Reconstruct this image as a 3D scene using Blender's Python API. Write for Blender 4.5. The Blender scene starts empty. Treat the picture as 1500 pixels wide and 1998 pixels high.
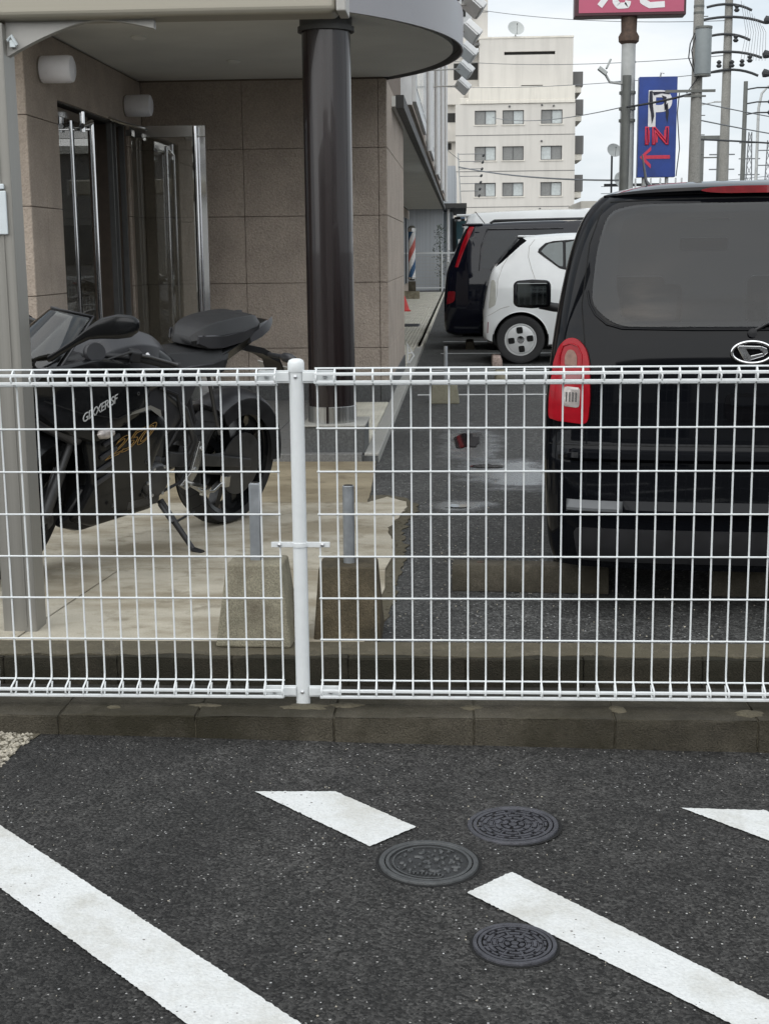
import bpy, bmesh, math, random
from mathutils import Vector, Matrix, Euler
S = bpy.context.scene
R = math.radians
random.seed(7)

# ------------------------------------------------------------------ camera
CAM_POS = (0.439, -3.682, 1.340)
PITCH, YAW, ROLL, F_PX = 0.1852, 0.0565, 0.0105, 2713.5
cam_d = bpy.data.cameras.new('camera')
cam = bpy.data.objects.new('camera', cam_d)
S.collection.objects.link(cam)
_cp, _sp, _cy, _sy, _cr, _sr = math.cos(PITCH), math.sin(PITCH), math.cos(YAW), math.sin(YAW), math.cos(ROLL), math.sin(ROLL)
_fw = Vector((-_sy*_cp, _cy*_cp, -_sp)); _rt = Vector((_cy, _sy, 0)); _dn = _fw.cross(_rt)
_r2 = _rt*_cr + _dn*_sr; _d2 = _dn*_cr - _rt*_sr
cam.matrix_world = Matrix(((_r2.x, -_d2.x, -_fw.x, CAM_POS[0]), (_r2.y, -_d2.y, -_fw.y, CAM_POS[1]), (_r2.z, -_d2.z, -_fw.z, CAM_POS[2]), (0, 0, 0, 1)))
cam_d.sensor_fit = 'VERTICAL'; cam_d.sensor_height = 36; cam_d.lens = F_PX/1998*36
cam_d.clip_start = 0.05; cam_d.clip_end = 6000
S.camera = cam

# ------------------------------------------------------------------ sky, sun, exposure
SUN_EL, SUN_AZ = R(40), R(198)          # azimuth: clockwise from +Y
w = bpy.data.worlds.new('World'); S.world = w; w.use_nodes = True
nt = w.node_tree; nt.nodes.clear()
N = nt.nodes.new; L = nt.links.new
sky = N('ShaderNodeTexSky'); sky.sky_type = 'NISHITA'; sky.sun_disc = False
sky.sun_elevation = SUN_EL; sky.sun_rotation = SUN_AZ; sky.air_density = 1.2; sky.dust_density = 3.0
bg1 = N('ShaderNodeBackground'); bg1.inputs['Strength'].default_value = 0.08
L(sky.outputs[0], bg1.inputs[0])
tc = N('ShaderNodeTexCoord'); mp = N('ShaderNodeMapping'); mp.inputs['Scale'].default_value = (1.2, 1.2, 4.5)
L(tc.outputs['Generated'], mp.inputs[0])
nz = N('ShaderNodeTexNoise'); nz.inputs['Scale'].default_value = 2.4; nz.inputs['Detail'].default_value = 6; nz.inputs['Roughness'].default_value = 0.55
L(mp.outputs[0], nz.inputs['Vector'])
cr = N('ShaderNodeValToRGB'); cr.color_ramp.elements[0].position = 0.32; cr.color_ramp.elements[0].color = (0.70, 0.79, 0.87, 1)
cr.color_ramp.elements[1].position = 0.62; cr.color_ramp.elements[1].color = (0.93, 0.955, 0.97, 1)
L(nz.outputs[0], cr.inputs[0])
bg2 = N('ShaderNodeBackground'); bg2.inputs['Strength'].default_value = 0.68
L(cr.outputs[0], bg2.inputs[0])
mx = N('ShaderNodeMixShader'); mr = N('ShaderNodeMapRange')
mr.inputs['From Min'].default_value = 0.3; mr.inputs['From Max'].default_value = 0.55; mr.inputs['To Min'].default_value = 0.72; mr.inputs['To Max'].default_value = 0.97
L(nz.outputs[0], mr.inputs[0]); L(mr.outputs[0], mx.inputs[0]); L(bg1.outputs[0], mx.inputs[1]); L(bg2.outputs[0], mx.inputs[2])
wo = N('ShaderNodeOutputWorld'); L(mx.outputs[0], wo.inputs[0])

sun_d = bpy.data.lights.new('sun', 'SUN'); sun_d.energy = 1.5; sun_d.angle = R(115); sun_d.color = (1, 0.99, 0.97)
sun = bpy.data.objects.new('sun', sun_d); S.collection.objects.link(sun)
_sd = Vector((math.sin(SUN_AZ)*math.cos(SUN_EL), math.cos(SUN_AZ)*math.cos(SUN_EL), math.sin(SUN_EL)))
sun.rotation_euler = _sd.to_track_quat('Z', 'Y').to_euler(); sun.location = _sd*50

S.view_settings.view_transform = 'Standard'; S.view_settings.look = 'None'
S.view_settings.exposure = 0.68; S.view_settings.gamma = 1.0; S.view_settings.use_curve_mapping = False
S.cycles.use_denoising = True
S.cycles.max_bounces = 8; S.cycles.transparent_max_bounces = 16; S.cycles.glossy_bounces = 5
S.render.film_transparent = False

# ------------------------------------------------------------------ materials
class NT:
    def __init__(self, name):
        self.m = bpy.data.materials.new(name); self.m.use_nodes = True
        self.t = self.m.node_tree; self.t.nodes.clear()
        self.out = self.n('ShaderNodeOutputMaterial'); self.p = self.n('ShaderNodeBsdfPrincipled')
        self.l(self.p.outputs[0], self.out.inputs[0])
    def n(self, k): return self.t.nodes.new(k)
    def l(self, a, b): self.t.links.new(a, b)
    def pos(self, scale=(1, 1, 1), obj=False):
        if obj:
            g = self.n('ShaderNodeTexCoord'); o = g.outputs['Object']
        else:
            g = self.n('ShaderNodeNewGeometry'); o = g.outputs['Position']
        m = self.n('ShaderNodeMapping'); m.inputs['Scale'].default_value = scale; self.l(o, m.inputs[0]); return m.outputs[0]
    def noise(self, vec, scale, detail=4, rough=.55):
        x = self.n('ShaderNodeTexNoise'); x.inputs['Scale'].default_value = scale; x.inputs['Detail'].default_value = detail; x.inputs['Roughness'].default_value = rough
        self.l(vec, x.inputs['Vector']); return x.outputs[0]
    def voro(self, vec, scale, feature='F1', rand=1):
        x = self.n('ShaderNodeTexVoronoi'); x.feature = feature; x.inputs['Scale'].default_value = scale; x.inputs['Randomness'].default_value = rand
        self.l(vec, x.inputs['Vector']); return x
    def ramp(self, fac, stops, const=False):
        x = self.n('ShaderNodeValToRGB'); e = x.color_ramp
        if const: e.interpolation = 'CONSTANT'
        while len(e.elements) < len(stops): e.elements.new(0.5)
        for i, (p, c) in enumerate(stops):
            e.elements[i].position = p
            e.elements[i].color = (c, c, c, 1) if isinstance(c, (int, float)) else (*c, 1)
        self.l(fac, x.inputs[0]); return x.outputs[0]
    def mix(self, fac, a, b, mode='MIX'):
        x = self.n('ShaderNodeMix'); x.data_type = 'RGBA'; x.blend_type = mode
        for s, v in ((x.inputs[0], fac), (x.inputs[6], a), (x.inputs[7], b)):
            if isinstance(v, (int, float)): s.default_value = v if s == x.inputs[0] else (v, v, v, 1)
            elif isinstance(v, tuple): s.default_value = (*v, 1)
            else: self.l(v, s)
        return x.outputs[2]
    def math(self, op, a, b=None):
        x = self.n('ShaderNodeMath'); x.operation = op
        for i, v in enumerate((a, b)):
            if v is None: continue
            if isinstance(v, (int, float)): x.inputs[i].default_value = v
            else: self.l(v, x.inputs[i])
        return x.outputs[0]
    def bump(self, h, strength, dist=.01, prev=None):
        x = self.n('ShaderNodeBump'); x.inputs['Strength'].default_value = strength; x.inputs['Distance'].default_value = dist
        self.l(h, x.inputs['Height'])
        if prev is not None: self.l(prev, x.inputs['Normal'])
        self.l(x.outputs[0], self.p.inputs['Normal']); return x.outputs[0]
    def set(self, base=None, rough=None, metal=None, spec=None, coat=None, coat_rough=None, ior=None):
        for k, v in (('Base Color', base), ('Roughness', rough), ('Metallic', metal), ('Specular IOR Level', spec), ('Coat Weight', coat), ('Coat Roughness', coat_rough), ('IOR', ior)):
            if v is None: continue
            s = self.p.inputs[k]
            if isinstance(v, tuple): s.default_value = (*v, 1)
            elif isinstance(v, (int, float)): s.default_value = v if k != 'Base Color' else (v, v, v, 1)
            else: self.l(v, s)
        return self

def stained(name, col, dark, amt):
    t = NT(name); v = t.pos()
    n1 = t.noise(v, 2.2, 8, .62); n2 = t.noise(t.pos((1.3, 2.6, 1)), 1.1, 7, .62); f = t.noise(v, 190, 3)
    c = t.ramp(n1, [(.3, tuple(x*.80 for x in col)), (.55, col), (.75, tuple(min(1, x*1.15) for x in col))])
    c = t.mix(t.ramp(n2, [(amt-.06, .85), (amt+.10, 0)]), c, dark)
    c = t.mix(t.ramp(t.noise(v, 6.5, 7, .7), [(.34, .7), (.46, 0)]), c, tuple(x*.8 for x in dark))
    c = t.mix(1, c, t.ramp(f, [(.3, .86), (.7, 1.12)]), 'MULTIPLY')
    t.set(base=c, rough=.8, spec=.3); t.bump(f, .3, .004, t.bump(n1, .25, .02)); return t.m

def plain(name, col, rough=.5, metal=0, var=.12, vscale=14, bump=0, bscale=120, coat=None, spec=None, obj=True):
    t = NT(name); v = t.pos(obj=obj)
    n = t.noise(v, vscale, 5)
    a = tuple(c*(1-var) for c in col); b = tuple(min(1, c*(1+var)) for c in col)
    t.set(base=t.ramp(n, [(.3, a), (.7, b)]), metal=metal, coat=coat, spec=spec)
    t.set(rough=t.ramp(n, [(.25, max(.01, rough*.85)), (.75, min(1, rough*1.15))]))
    if bump: t.bump(t.noise(v, bscale, 4), bump, .004)
    return t.m

def asphalt(name, dark, mid, chips, chip_amt, scale, rough=.85, tint=(1, 1, 1), wet=()):
    t = NT(name); v = t.pos()
    vo = t.voro(v, scale); sep = t.n('ShaderNodeSeparateColor'); t.l(vo.outputs['Color'], sep.inputs[0])
    stone = t.ramp(sep.outputs[0], [(0, tuple(dark*c for c in tint)), (.45, tuple((dark+mid)/2*c for c in tint)), (.8, tuple(mid*c for c in tint)), (1, tuple(mid*1.5*c for c in tint))])
    vo2 = t.voro(v, scale*.8); sep2 = t.n('ShaderNodeSeparateColor'); t.l(vo2.outputs['Color'], sep2.inputs[0])
    big = t.noise(v, 2.3, 6, .6)
    thr = t.math('ADD', sep2.outputs[1], t.math('MULTIPLY', t.math('SUBTRACT', t.noise(v, 5, 3), .5), .05))
    chip = t.math('GREATER_THAN', thr, 1-chip_amt)
    edge = t.math('LESS_THAN', vo2.outputs['Distance'], .33)
    cm = t.math('MULTIPLY', chip, edge)
    cc = t.ramp(sep2.outputs[2], [(0, tuple(chips*.45*c for c in tint)), (.6, tuple(chips*.75*c for c in tint)), (1, chips)])
    col = t.mix(cm, stone, cc)
    col = t.mix(1, col, t.ramp(big, [(.3, .72), (.7, 1.28)]), 'MULTIPLY')
    col = t.mix(1, col, t.ramp(t.noise(v, 17, 5, .6), [(.32, .74), (.5, 1.0), (.7, 1.32)]), 'MULTIPLY')
    stain = t.ramp(t.noise(v, .9, 5, .65), [(.36, .74), (.55, 1.10)])
    col = t.mix(1, col, stain, 'MULTIPLY')
    rg = t.ramp(big, [(.3, rough-.12), (.7, min(1, rough+.1))])
    wets = []
    for cx, cy, rx, ry in wet:                    # damp places left by the rain
        g = t.n('ShaderNodeNewGeometry'); mp_ = t.n('ShaderNodeMapping'); mp_.inputs['Location'].default_value = (-cx/rx, -cy/ry, 0); mp_.inputs['Scale'].default_value = (1/rx, 1/ry, 0)
        t.l(g.outputs['Position'], mp_.inputs[0]); ln = t.n('ShaderNodeVectorMath'); ln.operation = 'LENGTH'; t.l(mp_.outputs[0], ln.inputs[0])
        dd = t.math('ADD', ln.outputs['Value'], t.math('MULTIPLY', t.math('SUBTRACT', t.noise(v, 4.5, 5, .65), .5), 1.6))
        mask = t.ramp(dd, [(.55, 1), (1.0, 0)])
        rg = t.mix(mask, rg, .10); col = t.mix(mask, col, t.mix(1, col, .5, 'MULTIPLY')); wets.append(mask)
    t.set(base=col, rough=rg, spec=.35)
    h = t.math('ADD', t.math('MULTIPLY', vo.outputs['Distance'], -1.0), t.math('MULTIPLY', t.noise(v, scale*2.2, 3), .5))
    for mask in wets: h = t.math('MULTIPLY', h, t.math('SUBTRACT', 1.0, t.math('MULTIPLY', mask, .93)))
    t.bump(h, .75, .006)
    return t.m

def stone(name, col, var=.25, scale=8, fine=200, rough=.9, bump=.4, moss=None, moss_amt=.5, pits=True):
    t = NT(name); v = t.pos()
    n1 = t.noise(v, scale, 8, .65); n2 = t.noise(v, fine, 3)
    a = tuple(c*(1-var) for c in col); b = tuple(c*(1+var) for c in col)
    c = t.ramp(n1, [(.3, a), (.7, b)])
    c = t.mix(1, c, t.ramp(n2, [(.32, .68), (.68, 1.32)]), 'MULTIPLY')
    if moss:
        c = t.mix(t.ramp(t.noise(v, scale*.6, 6, .7), [(moss_amt-.1, 1), (moss_amt+.12, 0)]), c, moss)
    t.set(base=c, rough=rough, spec=.3)
    nb = t.bump(n2, bump, .006)
    if pits:
        vo = t.voro(v, fine*.35); t.bump(t.ramp(vo.outputs['Distance'], [(.0, 0), (.25, 1)]), bump*.5, .004, nb)
    return t.m

M = {}
M['asphalt'] = asphalt('fresh_asphalt', .0085, .048, .50, .036, 185, .84, (1.03, 1, .95))
M['asphalt_old'] = asphalt('worn_asphalt', .016, .074, .40, .08, 120, .74, (1, 1, .96), [(.74, 4.75, .40, .75), (.50, 6.1, .26, 1.1), (.43, 3.65, .22, .2)])
M['dirt'] = stone('trench_dirt', (.035, .033, .028), .4, 9, 120, .95, .8)
M['ground'] = stone('far_ground', (.13, .13, .125), .2, .4, 3, .95, .1, pits=False)
M['kerb'] = stone('mossy_kerb_concrete', (.068, .060, .045), .45, 5, 210, .92, .8, (.032, .028, .017), .50)
M['kerb_shaded'] = stone('shade_darkened_mossy_kerb', (.045, .039, .028), .45, 5, 190, .92, .8, (.026, .024, .016), .52)  # mossy concrete, with the shade of the trench put into its darker colour
M['kerb_top'] = M['kerb']
M['apron'] = stained('beige_concrete', (.475, .437, .355), (.27, .232, .165), .45)
M['apron_brown'] = stained('brown_stained_concrete', (.30, .255, .175), (.19, .155, .10), .45)
M['mortar'] = stone('spilled_mortar', (.105, .092, .066), .4, 14, 140, .92, .8, (.10, .088, .06), .50)
M['block_pale'] = stone('pale_concrete_block', (.25, .23, .17), .25, 7, 220, .9, .5, (.13, .11, .08), .42)
M['block_dark'] = stone('dark_mossy_concrete_block', (.105, .085, .055), .4, 8, 180, .92, .6, (.05, .042, .028), .47)
M['block_olive'] = stone('yellowish_concrete_block', (.21, .20, .15), .2, 7, 180, .9, .4)
M['wheelstop'] = stone('wheel_stop_concrete', (.085, .075, .058), .3, 9, 200, .92, .5, (.05, .045, .032), .45)
M['wheelstop_pink'] = stone('reddish_wheel_stop', (.42, .33, .29), .2, 9, 90, .9, .3)
M['granite'] = stone('grey_granite', (.17, .17, .165), .3, 60, 420, .55, .1, pits=False)
M['granite_dark'] = stone('dark_granite', (.095, .098, .098), .35, 70, 420, .55, .15, pits=False)
M['granite_pale'] = stone('pale_granite', (.34, .335, .31), .2, 50, 380, .6, .15, pits=False)
M['tile'] = stone('ribbed_paving', (.62, .595, .51), .16, 5, 220, .85, .25, (.48, .455, .38), .40, pits=False)
M['gravel'] = stone('gravel', (.36, .33, .27), .4, 30, 150, .95, .4)

def stucco(name, col, bump=.9):
    t = NT(name); v = t.pos()
    n = t.noise(v, 3.5, 6, .6); f = t.noise(v, 75, 4, .6)
    c = t.ramp(n, [(.3, tuple(x*.86 for x in col)), (.7, tuple(x*1.12 for x in col))])
    c = t.mix(1, c, t.ramp(f, [(.35, .86), (.65, 1.12)]), 'MULTIPLY')
    t.set(base=c, rough=.85, spec=.3)
    vo = t.voro(v, 55)
    b = t.bump(f, bump, .012)
    t.bump(vo.outputs['Distance'], bump*.4, .008, b)
    return t.m
M['stucco'] = stucco('brown_grey_stucco', (.43, .365, .31))
M['joint'] = plain('dark_wall_joint', (.20, .16, .13), .9)
M['soffit'] = plain('painted_soffit', (.72, .72, .68), .7, var=.06, vscale=2)
M['fascia'] = plain('grey_metal_fascia', (.30, .295, .31), .35, .35, var=.05, vscale=2)
M['reveal'] = plain('dark_reveal', (.05, .05, .048), .6)
M['interior'] = plain('dark_interior', (.018, .018, .02), .5)
M['int_floor'] = plain('interior_floor', (.06, .058, .055), .3)

def brushed(name, col, rough, metal, sc=(60, 60, .6), coat=None, var=.2):
    t = NT(name); v = t.pos(sc)
    n = t.noise(v, 1, 3)
    t.set(base=t.ramp(n, [(.3, tuple(c*(1-var) for c in col)), (.7, tuple(c*(1+var) for c in col))]), rough=t.ramp(n, [(.2, rough*.7), (.8, rough*1.3)]), metal=metal, coat=coat)
    return t.m
M['column'] = brushed('dark_brown_metal', (.017, .0115, .0118), .26, .15, (26, 26, .05), coat=.4)
M['steel'] = brushed('brushed_steel', (.42, .42, .41), .28, .9)
M['chrome'] = plain('chrome', (.75, .75, .76), .07, 1, var=.03)
M['dull_chrome'] = plain('dull_chrome', (.55, .55, .54), .2, 1, var=.06)
M['alu'] = brushed('warm_grey_aluminium', (.285, .275, .25), .42, .3, (90, 90, .4), var=.06)
M['alu_beam'] = brushed('champagne_aluminium', (.36, .335, .275), .42, .3, (.4, 90, 90), var=.06)
M['alu_pale'] = plain('pale_grey_bracket', (.42, .41, .385), .5, .1, var=.06)
M['white_paint'] = plain('white_powder_coat', (.72, .745, .75), .32, 0, var=.03, vscale=30)
M['bolt'] = plain('zinc_bolt', (.55, .56, .57), .3, .8)
M['galv'] = plain('galvanised_tube', (.36, .38, .40), .42, .6, var=.12, vscale=25)
M['iron_mid'] = plain('cast_iron_worn', (.030, .031, .032), .6, .2, var=.4, vscale=30, bump=.4)
M['iron'] = plain('cast_iron', (.075, .075, .086), .42, .5, var=.3, vscale=40, bump=.3)
M['iron_floor'] = plain('slot_shade_and_bitumen', (.005, .005, .005), .9, 0, var=.3)  # shade of the deep lid slots put into the colour; bitumen joint shares it
M['iron_grey'] = plain('cast_iron_grey', (.082, .085, .086), .46, .45, var=.25, vscale=40, bump=.3)

def road_paint(name):
    t = NT(name); v = t.pos()
    n = t.noise(v, 7, 7, .7); f = t.noise(v, 140, 3)
    vo = t.voro(v, 62)
    pit = t.math('LESS_THAN', vo.outputs['Distance'], t.math('MULTIPLY', t.ramp(n, [(.47, 0), (.70, .24)]), 1.0))
    c = t.ramp(n, [(.28, (.50, .495, .46)), (.50, (.64, .65, .64)), (.8, (.67, .68, .68))])
    c = t.mix(1, c, t.ramp(f, [(.3, .90), (.6, 1.04)]), 'MULTIPLY')
    c = t.mix(t.ramp(t.noise(v, 3.1, 8, .72), [(.36, .42), (.52, 0)]), c, (.40, .375, .32))
    c = t.mix(pit, c, (.16, .15, .14))
    t.set(base=c, rough=.75, spec=.3); t.bump(t.noise(v, 150, 3), .5, .005)
    return t.m
M['paint'] = road_paint('road_paint')
M['paint_far'] = plain('lot_line_paint', (.55, .56, .55), .7, var=.2, vscale=9, obj=False)

def carpaint(name, col, rough=.25, coat=1.0, spec=.5, metal=0):
    t = NT(name); v = t.pos(obj=True)
    n = t.noise(v, 3, 4)
    t.set(base=t.ramp(n, [(.3, tuple(c*.93 for c in col)), (.7, tuple(c*1.05 for c in col))]), rough=rough, coat=coat, coat_rough=.03, spec=spec, metal=metal)
    return t.m
M['van_paint'] = carpaint('black_car_paint', (.004, .0045, .006), .04, 0, .22)
M['navy_paint'] = carpaint('dark_navy_car_paint', (.004, .005, .011), .05, 0, .42)
M['white_car'] = carpaint('white_car_paint', (.74, .76, .76), .3)
M['car_glass'] = plain('dark_car_glass', (.006, .011, .016), .04, 0, var=.1, spec=.42)
M['side_glass'] = plain('grey_car_glass', (.10, .125, .125), .05, 0, var=.1, spec=.8)
M['frit'] = plain('black_glass_border', (.003, .003, .004), .05, 0, var=.1, spec=.22)
M['rubber'] = plain('tyre_rubber', (.018, .018, .019), .75, 0, var=.2, bump=.2, bscale=90)
M['black_plastic'] = plain('black_plastic', (.016, .016, .018), .5, 0, var=.2)
M['seam'] = plain('panel_gap', (.003, .003, .003), .9)
M['red_lens'] = plain('red_lens', (.33, .006, .014), .14, 0, var=.15, vscale=30, spec=.3)
M['red_dark'] = plain('dark_red_lens', (.20, .006, .012), .08, 0, var=.2, vscale=30, coat=1)
M['clear_lens'] = plain('clear_lens', (.42, .38, .36), .1, .2, var=.25, vscale=45, coat=1)
M['silver'] = plain('silver_hubcap', (.60, .61, .61), .32, .35, var=.05)
M['amber_lens'] = plain('dull_amber_lens', (.22, .12, .09), .14, 0, var=.25, vscale=45, spec=.4)
M['lip_sheen'] = plain('bumper_lip_painted_sheen', (.11, .115, .12), .38, 0, var=.1)  # grey that paints the sky reflection onto the black bumper lip
M['grey_lens'] = plain('smoked_lens', (.42, .42, .38), .12, 0, var=.1)
M['bike_matt'] = plain('matt_black_fairing', (.007, .0075, .0085), .22, 0, var=.15, spec=.42)
M['bike_grey'] = plain('grey_plastic_and_painted_light', (.042, .042, .046), .36, 0, var=.12)  # grey plastic; seat sides and tank use it as painted light
M['seat_vinyl'] = plain('black_seat_vinyl', (.012, .012, .013), .5, 0, var=.12, bump=.25, bscale=420)
M['bike_metal'] = plain('dark_engine_metal', (.09, .09, .092), .4, .7, var=.2)
M['gold'] = plain('gold_decal', (.33, .19, .05), .35, .4, var=.1)
M['decal'] = plain('silver_decal', (.62, .63, .63), .3, .2, var=.03)

def glassy(name, tint, base_mix, rough=.0):
    m = bpy.data.materials.new(name); m.use_nodes = True; t = m.node_tree; t.nodes.clear()
    o = t.nodes.new('ShaderNodeOutputMaterial'); mixn = t.nodes.new('ShaderNodeMixShader'); fr = t.nodes.new('ShaderNodeFresnel'); fr.inputs[0].default_value = 1.6
    ad = t.nodes.new('ShaderNodeMath'); ad.operation = 'ADD'; ad.use_clamp = True; ad.inputs[1].default_value = base_mix
    tr = t.nodes.new('ShaderNodeBsdfTransparent'); tr.inputs[0].default_value = (*tint, 1); gl = t.nodes.new('ShaderNodeBsdfGlossy'); gl.inputs['Roughness'].default_value = rough
    t.links.new(fr.outputs[0], ad.inputs[0]); t.links.new(ad.outputs[0], mixn.inputs[0]); t.links.new(tr.outputs[0], mixn.inputs[1]); t.links.new(gl.outputs[0], mixn.inputs[2]); t.links.new(mixn.outputs[0], o.inputs[0])
    return m
M['door_glass'] = glassy('tinted_door_glass', (.90, .92, .90), .24)
M['door_glass_dark'] = glassy('dark_door_glass', (.30, .33, .32), .25)
M['privacy_glass'] = glassy('privacy_glass', (.50, .54, .57), .0)
M['clear_glass'] = glassy('clear_glass', (.86, .90, .89), .0)
M['screen'] = glassy('smoked_windscreen', (.30, .31, .30), .03, .04)
M['mirror'] = plain('dark_mirror_glass', (.13, .14, .14), .03, 1, var=.05)
M['puddle'] = plain('rain_water_film', (.02, .017, .016), .05, 0, var=.1, spec=.6)
M['damp'] = plain('damp_asphalt', (.05, .05, .05), .20, 0, var=.3, vscale=40, bump=.5, bscale=160, obj=False)

def wallmat(name, col, streak=.12):
    t = NT(name); v = t.pos()
    n = t.noise(v, .35, 6, .6); s = t.noise(t.pos((1.6, 1.6, .12)), 1.4, 5, .65)
    c = t.ramp(n, [(.3, tuple(x*.95 for x in col)), (.7, tuple(x*1.04 for x in col))])
    c = t.mix(1, c, t.ramp(s, [(.35, 1-streak), (.55, 1.0)]), 'MULTIPLY')
    t.set(base=c, rough=.9, spec=.2); return t.m
M['apt'] = wallmat('apartment_render', (.66, .635, .59), .08)
M['apt_top'] = wallmat('apartment_parapet', (.78, .745, .67), .12)
M['apt_grey'] = wallmat('apartment_grey_render', (.17, .168, .165))
M['apt_pale'] = wallmat('apartment_stair_render', (.66, .635, .59), .08)
M['facade'] = wallmat('upper_facade_tile', (.42, .36, .31))
M['facade_white'] = plain('white_window_frame', (.70, .71, .71), .45, var=.05)
M['facade_glass'] = plain('curtained_window', (.50, .53, .55), .12, 0, var=.15, vscale=5, spec=.6)
M['win_frame'] = plain('dark_window_frame', (.10, .10, .10), .5)
M['pane_pale'] = plain('curtain_pane', (.46, .50, .50), .15, 0, var=.12, vscale=6, obj=False)
M['pane_dark'] = plain('grey_pane', (.19, .195, .19), .15, 0, var=.12, vscale=6, obj=False)
M['dark_hole'] = plain('stair_opening', (.03, .03, .028), .8)
M['grey_siding'] = brushed('grey_blue_siding', (.42, .45, .48), .5, .1, (30, 30, .1))
M['lamp_glass'] = plain('opal_lamp_cover', (.88, .88, .93), .3, 0, var=.03)
M['conc_pole'] = stone('concrete_pole', (.27, .265, .245), .12, 3, 60, .9, .1, pits=False)
M['pole_grey'] = plain('grey_painted_pole', (.42, .43, .42), .5, .1, var=.15, vscale=3)
M['pole_dark'] = plain('dark_painted_pipe', (.13, .135, .125), .5, .1, var=.2, vscale=3)
M['rust'] = plain('rusty_collar', (.09, .06, .045), .8, .2, var=.4, vscale=12)
M['sign_pink'] = plain('faded_crimson_sign', (.45, .085, .155), .45, var=.05, vscale=2)
M['sign_edge'] = plain('sign_frame', (.05, .012, .018), .5)
M['sign_blue'] = plain('blue_sign_face', (.012, .045, .24), .4, var=.25, vscale=2.5)
M['sign_white'] = plain('sign_white', (.75, .75, .76), .45, var=.06, vscale=5)
M['sign_red'] = plain('sign_red', (.60, .03, .075), .4)
M['sign_soot'] = plain('black_peeling_film', (.015, .016, .03), .6)
M['transformer'] = plain('transformer_grey', (.22, .245, .25), .5, .1, var=.06)
M['cable'] = plain('black_cable', (.035, .037, .04), .6)
M['cable_far'] = plain('grey_cable', (.16, .17, .18), .6)
M['dish'] = plain('dish_grey', (.42, .44, .43), .5, var=.05)
M['barber_white'] = plain('barber_white', (.74, .73, .72), .25)
M['barber_red'] = plain('barber_red', (.52, .12, .10), .25)
M['barber_blue'] = plain('barber_blue', (.03, .09, .19), .25)
M['cone_red'] = plain('traffic_cone_red', (.50, .03, .025), .5)
M['sticker'] = plain('pale_blue_label', (.66, .72, .74), .35, var=.03)
M['teal'] = plain('teal_banner', (.012, .06, .075), .5)
M['plant'] = plain('dark_leaves', (.03, .045, .025), .6)

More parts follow.
